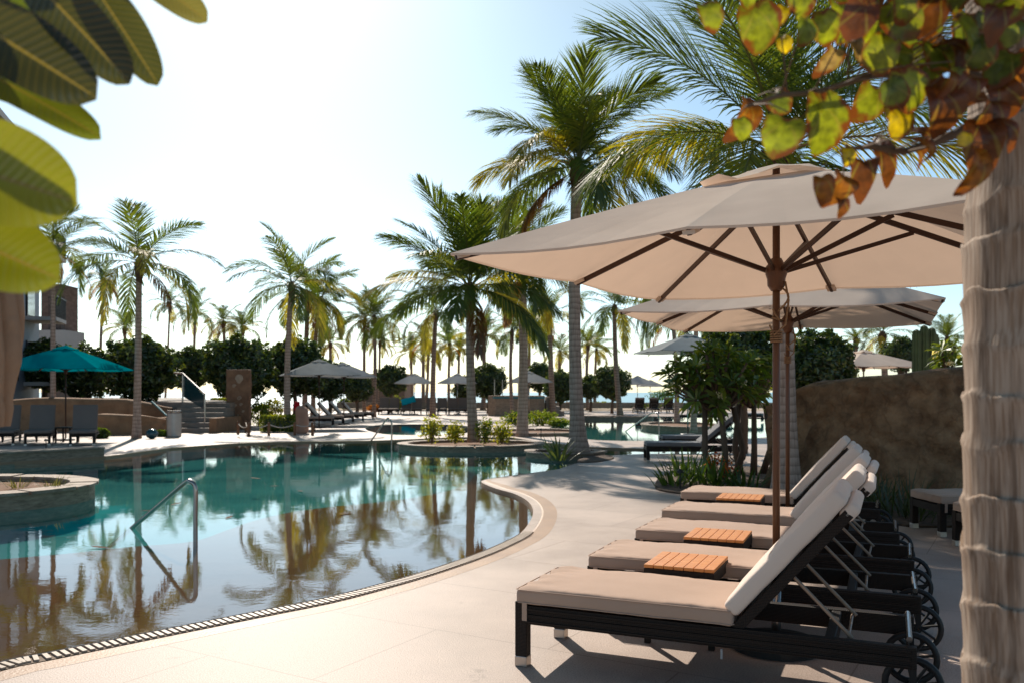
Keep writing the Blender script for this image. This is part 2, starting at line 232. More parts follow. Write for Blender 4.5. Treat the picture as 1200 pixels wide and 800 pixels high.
MT = dict(
    deck=deckmat(),
    coping=mat('coping_stone', (.38, .23, .135), (.29, .17, .10), 3, .5, .3, 60, rvar=.1),
    grate=mat('drain_grate', (.50, .40, .31), (.42, .33, .25), 6, .5),
    channel=mat('drain_channel_stone', (.20, .135, .09), (.13, .09, .06), 6, .8),
    dark=mat('dark_recess', (.03, .025, .02), None, 4, .8),
    shelf=mat('pool_shelf_plaster', (.14, .064, .030), (.105, .048, .023), 2.2, .9, .2, 20, spec=0),
    teal=mat('pool_plaster_teal', (.065, .25, .23), (.04, .17, .165), .8, .9, spec=0),
    tile=mat('waterline_tile', (.10, .085, .07), (.05, .05, .05), 12, .4),
    stonecap=mat('planter_capstone', (.36, .28, .21), (.20, .14, .10), 5, .7, .5, 25),
    stonewall=mat('stacked_stone', (.40, .29, .205), (.20, .14, .095), 7, .8, .8, 14, stretch=(1, 1, 4)),
    soil=mat('planter_soil', (.26, .14, .08), (.15, .08, .045), 5, .95, .6, 30),
    mulch=mat('mulch', (.14, .09, .06), (.05, .035, .025), 12, .95, .8, 40),
    rock=mat('sculpted_rock', (.38, .215, .11), (.14, .07, .034), 3.2, rough=.9, bump=1.0, bscale=4, detail=10, bdist=.12),
    sandrock=mat('tan_rock', (.35, .19, .10), (.22, .12, .065), 2.5, .85, .6, 12),
    step=mat('step_stone', (.30, .25, .21), (.21, .17, .14), 4, .8, .3, 30),
    sand=mat('beach_sand', (.46, .36, .26), (.34, .26, .18), .4, .95, .2, 20),
    wicker=wickermat(),
    blackmetal=mat('black_plastic', (.015, .014, .014), None, 9, .45),
    steel=mat('brushed_steel', (.42, .38, .35), (.3, .27, .25), 5, .22, metal=1.0),
    alu=mat('pale_aluminium', (.62, .56, .50), (.5, .45, .4), 5, .35, metal=.8),
    bronze=mat('tan_metal_strut', (.36, .27, .20), (.28, .2, .15), 8, .4, metal=.5),
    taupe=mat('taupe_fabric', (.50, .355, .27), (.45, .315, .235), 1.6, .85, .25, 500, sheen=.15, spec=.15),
    taupelit=mat('sunlit_taupe_fabric', (.80, .67, .57), (.74, .61, .52), 1.6, .8, .25, 500, sheen=.3, spec=.2),  # same fabric as taupe, sun on the backrests put into a paler colour
    greyc=mat('grey_fabric', (.17, .165, .17), (.13, .125, .13), 1.6, .85, .2, 300, sheen=.3, spec=.2),
    greyback=mat('grey_sling', (.20, .155, .13), (.17, .13, .11), 1.6, .85, .2, 300, spec=.2),
    slat=mat('orange_teak', (.66, .27, .075), (.52, .19, .05), 3, .5, .3, 30, stretch=(1, 9, 9), spec=.4),
    polewood=mat('umbrella_pole_wood', (.13, .048, .016), (.08, .03, .011), 3, .42, .2, 30, stretch=(12, 12, 1), spec=.45),
    ribwood=mat('umbrella_rib_wood', (.065, .026, .012), (.04, .016, .008), 5, .5),
    canvas=clothmat('sand_canvas', (.84, .72, .61), .36, (.60, .43, .32)),
    canvasgrey=clothmat('grey_canvas', (.34, .36, .37), .2, (.35, .35, .35)),
    canvaspale=clothmat('pale_grey_canvas', (.46, .47, .47), .25, (.5, .48, .45)),
    canvasteal=clothmat('teal_canvas', (.0, .22, .27), .3, (.0, .22, .27)),
    canvasold=clothmat('folded_taupe_canvas', (.42, .29, .20), .2, (.46, .29, .17), .9, 14),
    rope=mat('tan_rope', (.32, .19, .10), (.2, .11, .06), 60, .9, .5, 200),
    ropepale=mat('pale_rope', (.55, .50, .45), (.4, .36, .3), 60, .9),
    trunk=trunkmat('palm_trunk_bark', (.46, .33, .26), (.35, .245, .19), False, 8.0, 1),
    trunkbig=trunkmat('ringed_palm_bark', (.95, .79, .65), (.84, .66, .52), True, 0.0),
    trunkfar=trunkmat('thin_palm_bark', (.34, .23, .17), (.24, .16, .12), False, 6.0, 1),
    bark=mat('tree_bark', (.17, .115, .08), (.09, .06, .04), 8, .9, .7, 20, stretch=(1, 1, .3)),
    boots=mat('palm_fibre', (.20, .12, .075), (.08, .045, .03), 14, .95, .8, 40, stretch=(2, 2, 1)),
    frond=leafmat('palm_frond', trans=.42, gloss=.05, grough=.4),
    leaf=leafmat('broad_leaf', trans=.30, gloss=.07, grough=.35),
    bright=leafmat('bright_leaf', trans=.45, gloss=.05, grough=.35),
    bigleaf=leafmat('veined_leaf', trans=.45, gloss=.06, grough=.32, veins=True),
    grape=leafmat('blotched_leaf', trans=.5, gloss=.04, grough=.4, edge=True, tbright=1.05),
    petal=leafmat('petal', trans=.4, gloss=.03, grough=.5),
    wallcream=mat('cream_stucco', (.50, .46, .43), (.44, .40, .37), .6, .9, .3, 12),
    wallgrey=mat('grey_blue_panel', (.22, .26, .30), (.18, .21, .25), .6, .7),
    wallbrown=mat('brown_stucco', (.30, .19, .14), (.24, .15, .11), .6, .9),
    brick=mat('stone_cladding', (.24, .16, .125), (.13, .08, .065), 2.5, .9, .8, 5, stretch=(1, 1, 2.5)),
    glass=mat('dark_window_glass', (.02, .03, .035), None, 3, .08, spec=.8),
    railblack=mat('black_railing', (.02, .02, .022), None, 3, .5),
    tealpaint=mat('teal_paint', (.03, .20, .24), None, 3, .4),
    slab=mat('carved_stone_slab', (.30, .155, .085), (.17, .085, .048), 3.5, .8, .9, 18),
    relief=mat('pale_relief', (.50, .36, .26), (.36, .25, .17), 8, .8, .4, 30),
    boulder=mat('pink_boulder', (.40, .24, .17), (.29, .165, .115), 2, .85, .5, 14),
    postwood=mat('post_wood', (.24, .12, .06), (.15, .07, .035), 6, .7, .3, 30),
    binm=mat('bin_metal', (.44, .41, .38), (.38, .355, .33), 6, .4, metal=.5),
    red=mat('red_towel', (.45, .01, .02), None, 5, .9),
    bluetowel=mat('turquoise_towel', (.0, .42, .55), (.0, .34, .46), 5, .9),
    cactus=mat('cactus_skin', (.13, .16, .06), (.09, .11, .045), 5, .6),
    glassrail=mat('tinted_glass_panel', (.02, .08, .10), None, 2, .15, spec=.6),
)

# ------------------------------------------------------------------ mesh builder
class MB:
    def __init__(s): s.v = []; s.f = []; s.c = []; s.uv = []; s.hasc = False; s.hasuv = False
    def add(s, vs, fs, col=None, uvs=None):
        o = len(s.v); s.v += [tuple(p) for p in vs]
        s.f += [tuple(i + o for i in f) for f in fs]
        if col is not None: s.hasc = True
        s.c += [col or (1, 1, 1)] * len(fs)
        if uvs is not None: s.hasuv = True; s.uv += uvs
        elif s.hasuv or True: s.uv += [(0, 0)] * len(vs)
        return s
    def box(s, c, sz, M=None, col=None):
        x, y, z = [q / 2 for q in sz]
        vs = [Vector((a * x, b * y, d * z)) for d in (-1, 1) for b in (-1, 1) for a in (-1, 1)]
        if M is not None: vs = [M @ q for q in vs]
        vs = [q + Vector(c) for q in vs]
        return s.add(vs, [(0, 2, 3, 1), (4, 5, 7, 6), (0, 1, 5, 4), (2, 6, 7, 3), (0, 4, 6, 2), (1, 3, 7, 5)], col)
    def tube(s, pts, rad, n=8, cap=True, col=None, flat=1.0):
        pts = [Vector(p) for p in pts]
        if not hasattr(rad, '__len__'): rad = [rad] * len(pts)
        vs = []; fs = []
        up = Vector((0, 0, 1)); 
        t0 = (pts[1] - pts[0]).normalized()
        a = up.cross(t0)
        if a.length < 1e-3: a = Vector((1, 0, 0))
        a.normalize()
        for i, p in enumerate(pts):
            t = (pts[min(i + 1, len(pts) - 1)] - pts[max(i - 1, 0)]).normalized()
            a = (a - t * a.dot(t)).normalized(); b = t.cross(a)
            for k in range(n):
                th = 2 * PI * k / n
                vs.append(p + (a * math.cos(th) + b * math.sin(th) * flat) * rad[i])
        for i in range(len(pts) - 1):
            for k in range(n):
                fs.append((i * n + k, i * n + (k + 1) % n, (i + 1) * n + (k + 1) % n, (i + 1) * n + k))
        if cap:
            fs.append(tuple(range(n - 1, -1, -1))); fs.append(tuple((len(pts) - 1) * n + k for k in range(n)))
        return s.add(vs, fs, col)
    def lathe(s, prof, c=(0, 0, 0), n=24, col=None):
        vs = []; fs = []
        for r, z in prof:
            for k in range(n):
                th = 2 * PI * k / n; vs.append((c[0] + r * math.cos(th), c[1] + r * math.sin(th), c[2] + z))
        for i in range(len(prof) - 1):
            for k in range(n):
                fs.append((i * n + k, i * n + (k + 1) % n, (i + 1) * n + (k + 1) % n, (i + 1) * n + k))
        fs.append(tuple(range(n - 1, -1, -1))); fs.append(tuple((len(prof) - 1) * n + k for k in range(n)))
        return s.add(vs, fs, col)
    def prism(s, out, z0, z1, col=None):
        n = len(out)
        tri = tessellate_polygon([[Vector((p[0], p[1], 0)) for p in out]])
        vs = [(p[0], p[1], z0) for p in out] + [(p[0], p[1], z1) for p in out]
        fs = [tuple(t) for t in tri]; fs = [tuple(reversed(t)) for t in tri] + [tuple(i + n for i in t) for t in tri]
        for i in range(n): fs.append((i, (i + 1) % n, n + (i + 1) % n, n + i))
        return s.add(vs, fs, col)
    def rbox(s, c, sz, r, M=None, disp=None, nx=6, ny=6, nz=2, k=3):
        """rounded box"""
        def axis(h, n):
            a = [-h + r * (1 - math.cos(PI / 2 * i / k)) for i in range(k)]
            m = [-h + r + (2 * h - 2 * r) * i / n for i in range(n + 1)]
            return a + m + [-q for q in reversed(a)]
        hx, hy, hz = [q / 2 for q in sz]
        ax = axis(hx, nx); ay = axis(hy, ny); az = axis(hz, nz)
        key = {}; vs = []; fs = []
        def vid(x, y, z):
            kk = (round(x, 5), round(y, 5), round(z, 5))
            if kk in key: return key[kk]
            p = Vector((x, y, z)); q = Vector((max(-hx + r, min(hx - r, x)), max(-hy + r, min(hy - r, y)), max(-hz + r, min(hz - r, z))))
            dd = p - q
            if dd.length > 1e-7: p = q + dd.normalized() * r
            if disp: p = disp(p)
            if M is not None: p = M @ p
            key[kk] = len(vs); vs.append(p + Vector(c)); return key[kk]
        def grid(f, A, B, flip):
            for i in range(len(A) - 1):
                for j in range(len(B) - 1):
                    q = [f(A[i], B[j]), f(A[i + 1], B[j]), f(A[i + 1], B[j + 1]), f(A[i], B[j + 1])]
                    if flip: q.reverse()
                    if len(set(q)) == 4: fs.append(tuple(q))
        grid(lambda a, b: vid(a, b, hz), ax, ay, False); grid(lambda a, b: vid(a, b, -hz), ax, ay, True)
        grid(lambda a, b: vid(a, hy, b), ax, az, True); grid(lambda a, b: vid(a, -hy, b), ax, az, False)
        grid(lambda a, b: vid(hx, a, b), ay, az, False); grid(lambda a, b: vid(-hx, a, b), ay, az, True)
        return s.add(vs, fs)
    def build(s, name, m, parent=None, smooth=False, bevel=0, loc=None):
        me = bpy.data.meshes.new(name)
        me.from_pydata(s.v, [], s.f)
        me.materials.append(MT[m] if isinstance(m, str) else m)
        if s.hasc:
            ca = me.color_attributes.new('Col', 'FLOAT_COLOR', 'CORNER')
            buf = []
            for p, c in zip(me.polygons, s.c): buf += [c[0], c[1], c[2], 1.0] * p.loop_total
            ca.data.foreach_set('color', buf)
        if s.hasuv:
            u = me.uv_layers.new(name='UVMap'); buf = []
            for f in s.f:
                for i in f: buf += [s.uv[i][0], s.uv[i][1]]
            u.data.foreach_set('uv', buf)
        if smooth: me.polygons.foreach_set('use_smooth', [True] * len(me.polygons))
        me.update()
        o = bpy.data.objects.new(name, me); COL.objects.link(o)
        if parent is not None: o.parent = parent
        if loc is not None: o.location = loc
        if bevel:
            b = o.modifiers.new('bevel', 'BEVEL'); b.width = bevel; b.segments = 2; b.limit_method = 'ANGLE'; b.angle_limit = R(40)
        return o
def tag(o, label=None, cat=None, group=None, kind=None):
    if label: o['label'] = label
    if cat: o['category'] = cat
    if group: o['group'] = group
    if kind: o['kind'] = kind
    return o
def empty(name, loc=(0, 0, 0), rz=0.0, scale=1.0):
    o = bpy.data.objects.new(name, None); COL.objects.link(o); o.location = loc; o.rotation_euler = (0, 0, rz); o.scale = (scale,) * 3
    o.empty_display_size = .2
    return o
KIDS = {}
def copy_tree(o, parent=None):
    c = o.copy(); COL.objects.link(c); c.parent = parent
    for ch in o.children: copy_tree(ch, c)
    return c
rng = random.Random(7)
def U(a, b): return rng.uniform(a, b)
def smoothpoly(pts, n=4, closed=True):
    out = []; N = len(pts)
    rngI = range(N) if closed else range(N - 1)
    for i in rngI:
        p0 = pts[(i - 1) % N] if closed or i > 0 else pts[i]; p1 = pts[i]; p2 = pts[(i + 1) % N]; p3 = pts[(i + 2) % N] if closed or i + 2 < N else pts[(i + 1)]
        for k in range(n):
            t = k / n
            out.append(.5 * ((2 * p1) + (-p0 + p2) * t + (2 * p0 - 5 * p1 + 4 * p2 - p3) * t * t + (-p0 + 3 * p1 - 3 * p2 + p3) * t ** 3))
    if not closed: out.append(pts[-1])
    return out
def v2(p): return Vector((p[0], p[1]))

# ------------------------------------------------------------------ pools, deck, ground
near_px = [(-420, 1000), (-140, 822), (0, 777), (60, 765), (150, 747), (300, 717.5), (372, 703.5), (432, 688.5), (490, 672), (546, 653.5), (582, 639), (611, 623), (624.5, 602), (620, 588), (603, 578), (582, 572), (567, 566), (565, 562.5), (580, 559.5), (620, 554), (655, 549)]
near = [v2(G(*p)) for p in near_px]
near = smoothpoly(near, 5, closed=False)
rest = [v2(G(*p)) for p in [(663, 546), (690, 538), (718, 533), (755, 531), (830, 531), (850, 527), (830, 524.5), (755, 525), (690, 523), (640, 518), (600, 512), (540, 511.5), (480, 514), (440, 515.5), (352, 516.5), (280, 518.5), (200, 524), (124, 534)]]
leftw = [v2(G(0, 541)), v2(G(-160, 556)), Vector((-17, 12)), Vector((-14, 4))]
pool1 = near + rest + leftw
pool2 = smoothpoly([v2(G(*p)) for p in [(640, 507), (700, 515), (790, 515.5), (880, 513), (960, 503), (930, 491), (840, 487.5), (740, 487.5), (680, 490), (655, 496)]], 3)
pool3 = smoothpoly([v2(G(*p)) for p in [(428, 502), (450, 508), (500, 509), (545, 507), (556, 500.5), (530, 497), (480, 496.5), (440, 497.5)]], 3)
def area(p): return sum(p[i].x * p[(i + 1) % len(p)].y - p[(i + 1) % len(p)].x * p[i].y for i in range(len(p))) / 2
def ccw(p): return p if area(p) > 0 else list(reversed(p))
pool1 = ccw(pool1); pool2 = ccw(pool2); pool3 = ccw(pool3)
outer = [Vector(p) for p in ((-160, -20), (160, -20), (160, 68), (-160, 68))]
loops = [[Vector((p.x, p.y, 0)) for p in q] for q in (outer, pool1, pool2, pool3)]
flat = [p for l in loops for p in l]
b = MB(); b.add(flat, [tuple(t) for t in tessellate_polygon(loops)])
o = b.build('pool_deck', 'deck'); tag(o, kind='structure')
bm = bmesh.new(); bm.from_mesh(o.data); bmesh.ops.recalc_face_normals(bm, faces=bm.faces)
for f in bm.faces:
    if f.normal.z < 0: f.normal_flip()
bm.to_mesh(o.data); bm.free()

def basin(name, poly, depth, m, lip='tile'):
    root = None
    n = len(poly)
    b = MB(); tri = tessellate_polygon([[Vector((p.x, p.y, 0)) for p in poly]])
    b.add([(p.x, p.y, -depth) for p in poly], [tuple(t) for t in tri])
    b.add([(p.x, p.y, -.16) for p in poly] + [(p.x, p.y, -depth) for p in poly], [(i, (i + 1) % n, n + (i + 1) % n, n + i) for i in range(n)])
    f = b.build(name + '_floor', m); tag(f, kind='structure')
    w = MB(); w.add([(p.x, p.y, -.002) for p in poly] + [(p.x, p.y, -.16) for p in poly], [(i, (i + 1) % n, n + (i + 1) % n, n + i) for i in range(n)])
    tag(w.build(name + '_waterline', lip), kind='structure')
basin('pool', pool1, .36, 'teal', 'coping')
basin('far_pool', pool2, .36, 'teal')
basin('small_pool', pool3, .36, 'teal')
MT['water'] = watermat('pool_water', (.86, .96, .96), .015, 13.0)
for nm, pl in (('pool_water', pool1), ('far_pool_water', pool2), ('small_pool_water', pool3)):
    b = MB(); b.add([(p.x, p.y, -.045) for p in pl], [tuple(t) for t in tessellate_polygon([[Vector((p.x, p.y, 0)) for p in pl]])])
    o = b.build(nm, 'water'); tag(o, kind='structure')
    bm = bmesh.new(); bm.from_mesh(o.data)
    for f in bm.faces:
        if f.normal.z < 0: f.normal_flip()
    bm.to_mesh(o.data); bm.free()
# shallow brown shelf along the near shore
ZS = -.15
inner = [v2(G(px, py, ZS)) for px, py in [(-420, 720), (-160, 672), (0, 655), (80, 648), (155, 640), (225, 634), (262, 622), (300, 609), (345, 599), (400, 592), (460, 586), (520, 576), (548, 565), (556, 556)]]
inner = smoothpoly(inner, 4, closed=False)
cut = next(i for i, p in enumerate(near) if (p - v2(G(580, 559.5))).length < .02)
nr = near[:cut]
shelf = [Vector((p.x, p.y, -.075)) for p in nr] + [Vector((p.x, p.y, ZS)) for p in reversed(inner)]
tri = tessellate_polygon([[Vector((p.x, p.y, 0)) for p in shelf]])
b = MB(); b.add(shelf, [tuple(t) for t in tri])
b.add([(p.x, p.y, ZS) for p in inner] + [(p.x, p.y, -.36) for p in inner], [(i, i + 1, len(inner) + i + 1, len(inner) + i) for i in range(len(inner) - 1)])
tag(b.build('pool_shelf', 'shelf'), kind='structure')
# coping strip and slotted overflow drain
def offset(poly, d):
    out = []
    for i, p in enumerate(poly):
        a = poly[max(i - 1, 0)]; c = poly[min(i + 1, len(poly) - 1)]
        t = (c - a).normalized(); out.append(p + Vector((t.y, -t.x)) * d)
    return out
edge = near[:cut + 8]
A_ = offset(edge, .0); B_ = offset(edge, .30)
# keep the outer line from folding at the tight tip
B_ = [q if i < cut - 12 else edge[i] + (q - edge[i]) * max(.1, 1 - (i - (cut - 12)) / 14) for i, q in enumerate(B_)]
b = MB(); n = len(edge)
I_ = offset(edge, .13)
I_ = [q if i < cut - 12 else edge[i] + (q - edge[i]) * max(.1, 1 - (i - (cut - 12)) / 14) for i, q in enumerate(I_)]
b.add([(p.x, p.y, -.02) for p in A_] + [(p.x, p.y, .004) for p in I_] + [(p.x, p.y, .001) for p in B_],
      [(i, i + 1, n + i + 1, n + i) for i in range(n - 1)] + [(n + i, n + i + 1, 2 * n + i + 1, 2 * n + i) for i in range(n - 1)])
o = b.build('coping', 'coping'); tag(o, kind='structure')
bm = bmesh.new(); bm.from_mesh(o.data)
for f in bm.faces:
    if f.normal.z < 0: f.normal_flip()
bm.to_mesh(o.data); bm.free()
bars = MB(); bed = MB()
acc = 0; pos = []
for i in range(len(edge) - 1):
    seg = edge[i + 1] - edge[i]; L = seg.length
    if L < 1e-6: continue
    while acc < L:
        pos.append((edge[i] + seg * (acc / L), seg.normalized())); acc += .045
    acc -= L
gl = [q for q in pos if q[0].y > 3.9 and q[0].y < 9.6 and q[0].x < .1]
for p, t in gl:
    nrm = Vector((t.y, -t.x)); c = p + nrm * .085
    M = Matrix(((t.x, nrm.x, 0), (t.y, nrm.y, 0), (0, 0, 1)))
    bars.box((c.x, c.y, .012), (.026, .105, .010), M)
gp = [q[0] for q in gl[::4]]; ga = offset(gp, .02); gb = offset(gp, .15); n = len(gp)
bed.add([(p.x, p.y, .0058) for p in ga] + [(p.x, p.y, .0075) for p in gb], [(n + i, n + i + 1, i + 1, i) for i in range(n - 1)])
for q, z in ((ga, .012),):
    bars.tube([(p.x, p.y, .011) for p in q], .008, 4)
root = empty('drain_grate', (0, 0, 0)); tag(root, 'slotted overflow drain running along the near shore of the pool', 'drain')
bars.build('grate_bars', 'grate', root); bed.build('drain_channel', 'channel', root)

# ground beyond the deck, down to the beach, and the sea
b = MB()
W = 4000
prof = [(68, -.004), (95, -.25), (112, -.6), (140, -2.6), (6000, -3.2)]
vs = []
for y, z in prof: vs += [(-W, y, z), (W, y, z)]
b.add(vs, [(2 * i, 2 * i + 1, 2 * i + 3, 2 * i + 2) for i in range(len(prof) - 1)])
b.add([(-W, -600, -.004), (W, -600, -.004), (W, -20, -.004), (-W, -20, -.004)], [(0, 1, 2, 3)])
b.add([(-W, -20, -.004), (-160, -20, -.004), (-160, 68, -.004), (-W, 68, -.004)], [(0, 1, 2, 3)])
b.add([(160, -20, -.004), (W, -20, -.004), (W, 68, -.004), (160, 68, -.004)], [(0, 1, 2, 3)])
tag(b.build('ground', 'sand'), kind='structure')
sea = mat('sea_surface', (.10, .30, .36), (.07, .25, .32), .05, .30, .5, 1.2, spec=.5, stretch=(.4, 1, 1))
b = MB(); b.add([(-9000, 126, -2.0), (9000, 126, -2.0), (9000, 14000, -2.0), (-9000, 14000, -2.0)], [(0, 1, 2, 3)])
tag(b.build('sea', sea), kind='structure')

# ------------------------------------------------------------------ plants
GREEN = (.085, .125, .022); GREEN2 = (.15, .18, .028); YEL = (.30, .27, .03); DRY = (.34, .16, .04); BROWN = (.16, .075, .03)
def vary(c, a=.25):
    k = 1 + U(-a, a); return (c[0] * k * (1 + U(-.12, .12)), c[1] * k, c[2] * k * (1 + U(-.2, .2)))
def frond(mb, org, az, el0, L, droop, nl, col, ll, hang, w=.03, twist=0.0):
    N = 16; h = Vector((math.cos(az), math.sin(az), 0)); side0 = Vector((-math.sin(az), math.cos(az), 0))
    side0 = side0 + Vector((0, 0, twist)); side0.normalize()
    pts = [Vector(org)]; dirs = []
    for i in range(N + 1):
        s = i / N; e = el0 - droop * s ** 1.25
        e = max(e, -R(88))
        dv = h * math.cos(e) + Vector((0, 0, math.sin(e))); dirs.append(dv)
        if i < N: pts.append(pts[-1] + dv * (L / N))
    mb.tube(pts, [max(.004, .022 * (L / 2.5) * (1 - .85 * (i / N))) for i in range(N + 1)], 5, col=(.16, .17, .05) if col[0] < .2 else (.3, .2, .08), flat=.6)
    for k in range(nl):
        s = .15 + .85 * (k + U(-.2, .2)) / nl
        s = min(s, .999)
        x = s * N; i = min(int(x), N - 1); fr = x - i
        p = pts[i].lerp(pts[i + 1], fr); t = dirs[i].lerp(dirs[i + 1], fr).normalized()
        sp = (s - .15) / .85
        le = ll * (max(.0, math.sin(PI * (.14 + .80 * sp))) ** .75) * U(.85, 1.1)
        for sg in (-1, 1):
            if U(0, 1) < .04: continue
            fa = R(38 + 30 * sp + U(-7, 7))
            up = side0.cross(t) * 1.0
            if up.z < 0: up = -up
            d0 = (side0 * sg * math.cos(fa) + t * math.sin(fa) + up * U(.05, .3) - Vector((0, 0, hang * .45))).normalized()
            d1 = (d0 - Vector((0, 0, hang * U(.6, 1.1)))).normalized()
            d2 = (d1 - Vector((0, 0, hang * U(.6, 1.3)))).normalized()
            wv = (t - d0 * t.dot(d0)).normalized() * w
            a = p; b1 = p + d0 * le * .35; b2 = b1 + d1 * le * .35; tip = b2 + d2 * le * .3
            c = vary(col, .22)
            mb.add([a - wv * .35, a + wv * .35, b1 + wv * .5, b1 - wv * .5, b2 + wv * .36, b2 - wv * .36, tip], [(0, 1, 2, 3), (3, 2, 4, 5), (5, 4, 6)], c)
def crown(n, L, nl, seed, yellow=.15, dead=2, ll=.62, w=.035, hangk=1.0, full=1.0, sp=92):
    """a coconut palm's head of fronds around the origin"""
    global rng
    old = rng; rng = random.Random(seed)
    mb = MB()
    for i in range(n):
        q = i / (n - 1)
        az = i * 2.39996 + U(-.25, .25)
        el = R(84 - sp * q ** .9 + U(-6, 6)); dr = R(38 + 62 * q + U(-14, 16)) * full
        if q < .25: col = (.10, .135, .022)
        else: col = GREEN if U(0, 1) < .65 else GREEN2
        if q > .55 and U(0, 1) < yellow * 2: col = YEL
        frond(mb, (0, 0, 0), az, el, L * U(.85, 1.05) * (.85 if q < .12 else 1), dr, nl, col, ll * L / 2.5, (.10 + .42 * q) * hangk, w * L / 2.5, U(-.35, .35))
    for i in range(dead):
        az = U(0, 2 * PI)
        frond(mb, (0, 0, -.1), az, R(-25), L * .75, R(60), int(nl * .6), DRY if i % 2 else BROWN, ll * .7 * L / 2.5, .9, w * L / 2.5)
    rng = old
    return mb
CROWNS = [crown([21, 18, 24, 16, 20, 23, 17][i], [2.5, 2.6, 2.35, 2.7, 2.45, 2.55, 2.4][i], 48, 11 + i, yellow=[.12, .3, .5, .2, .35, .15, .6][i], dead=[1, 2, 3, 1, 0, 2, 3][i], ll=[.62, .7, .6, .72, .66, .62, .7][i], w=.03, full=[1, 1.15, 1, 1.25, .85, 1.1, 1.2][i], sp=[92, 100, 92, 104, 80, 96, 104][i]) for i in range(7)]
CROWN_ME = {}
def boots_mb(r, hgt, seed=0):
    rr = random.Random(seed); mb = MB()
    mb.lathe([(r * .9, -hgt), (r * 1.25, -hgt * .55), (r * 1.5, -hgt * .2), (r * 1.2, .05), (r * .6, .18)], n=12)
    for k in range(14):
        a = rr.uniform(0, 2 * PI); z = rr.uniform(-hgt * .8, 0)
        p = Vector((math.cos(a) * r * 1.15, math.sin(a) * r * 1.15, z))
        q = p + Vector((math.cos(a) * r * .9, math.sin(a) * r * .9, rr.uniform(.02, .22)))
        mb.tube([p, p.lerp(q, .5) + Vector((0, 0, .03)), q], [r * .32, r * .26, r * .12], 5, flat=.5)
    return mb
def trunk_mb(x, hgt, r0, r1, seg=40, lean=0.0, bow=0.0, flare=1.35, ring=.0, n=16):
    pts = []; rad = []
    for i in range(seg + 1):
        s = i / seg
        pts.append((lean * s + bow * math.sin(PI * s), .3 * bow * math.sin(PI * s), hgt * s))
        r = r0 + (r1 - r0) * s ** .7
        r *= 1 + (flare - 1) * math.exp(-s * hgt / .45)
        rad.append(r * (1 + (.008 if i % 2 else 0)))
    mb = MB(); mb.tube(pts, rad, n); return mb, Vector(pts[-1])
def palm(base, ctop, rpx, d, label, idx=0, wpx=None, flare=1.35, rot=None, group='coconut palms around the pool', big=False, mb=None, lean=0.0, bow=None, tm='trunk', squash=1.0, r1=None):
    """base: world point; ctop: crown height world z; rpx crown radius in px"""
    root = empty('palm_tree', base)
    tag(root, label, 'palm tree', group)
    hgt = ctop - base[2]
    r = (wpx or 9) * .86 * d / F / 2
    tb, top = trunk_mb(0, hgt, r * 1.1, (r1 or r * .8), seg=36 if d < 35 else 16, lean=lean, flare=flare, bow=U(-.12, .12) if bow is None else bow)
    t = tb.build('trunk', tm, root, smooth=True)
    boots_mb(r * .85, .7 if d < 35 else .6, idx).build('leaf_bases', 'boots', root, smooth=True, loc=top)
    if mb is not None: c = mb.build('crown', 'frond', root, loc=top)
    else:
        if idx not in CROWN_ME:
            c = CROWNS[idx % 7].build('crown', 'frond', root, loc=top); CROWN_ME[idx] = c.data
            CROWN_ME[idx % 7] = c.data
        else:
            c = bpy.data.objects.new('crown', CROWN_ME[idx]); COL.objects.link(c); c.parent = root; c.location = top
        k = (rpx * d / F) / 2.15
        c.scale = (k, k, k * squash)
    c.rotation_euler = (0, 0, U(0, 6.28) if rot is None else rot)
    return root

def leafcloud(mb, fn, n, size, col, rngs, fold=.25, out=.6, asp=.6, c2=None, p2=.25):
    """n small folded leaves; fn(rng) returns a point and its outward normal"""
    for _ in range(n):
        p, nn = fn(rngs)
        nrm = (nn * out + Vector((rngs.gauss(0, 1), rngs.gauss(0, 1), rngs.gauss(0, 1))) * .55).normalized()
        a = nrm.orthogonal().normalized(); a = Matrix.Rotation(rngs.uniform(0, 6.28), 3, nrm) @ a; bb = nrm.cross(a)
        s = size * rngs.uniform(.6, 1.25)
        k = rngs.uniform(.65, 1.35); c = c2 if (c2 and rngs.random() < p2) else col
        c = (c[0] * k, c[1] * k, c[2] * k)
        m = p + nrm * s * fold
        mb.add([p - a * s, m + bb * s * asp * .9 - a * s * .1, p + a * s, m - bb * s * asp * .9 - a * s * .1, p], [(0, 4, 1), (4, 2, 1), (0, 3, 4), (4, 3, 2)], c)
def ballfn(rx, ry, rz, lump=.12, seed=0, inner=.72):
    off = Vector((seed * 7.3, seed * 3.1, 0))
    def fn(r):
        v = Vector((r.gauss(0, 1), r.gauss(0, 1), r.gauss(0, 1))).normalized()
        k = 1 + lump * 2 * noise.noise(v * 2.2 + off) + lump * noise.noise(v * 5 + off)
        q = k * (inner + (1 - inner) * r.random() ** .5)
        return Vector((v.x * rx * q, v.y * ry * q, v.z * rz * q)), v
    return fn
def blob(mb, rx, ry, rz, k, lump, seed, col, c=(0, 0, 0)):
    off = Vector((seed * 7.3, seed * 3.1, 0)); vs = []; fs = []; nu, nv = 20, 12
    for j in range(nv + 1):
        th = PI * j / nv
        for i in range(nu):
            ph = 2 * PI * i / nu; v = Vector((math.sin(th) * math.cos(ph), math.sin(th) * math.sin(ph), math.cos(th)))
            q = k * (1 + lump * 2 * noise.noise(v * 2.2 + off)); vs.append(Vector((v.x * rx * q, v.y * ry * q, v.z * rz * q)) + Vector(c))
    for j in range(nv):
        for i in range(nu): fs.append((j * nu + i, j * nu + (i + 1) % nu, (j + 1) * nu + (i + 1) % nu, (j + 1) * nu + i))
    mb.add(vs, fs, col)
BALL = {}
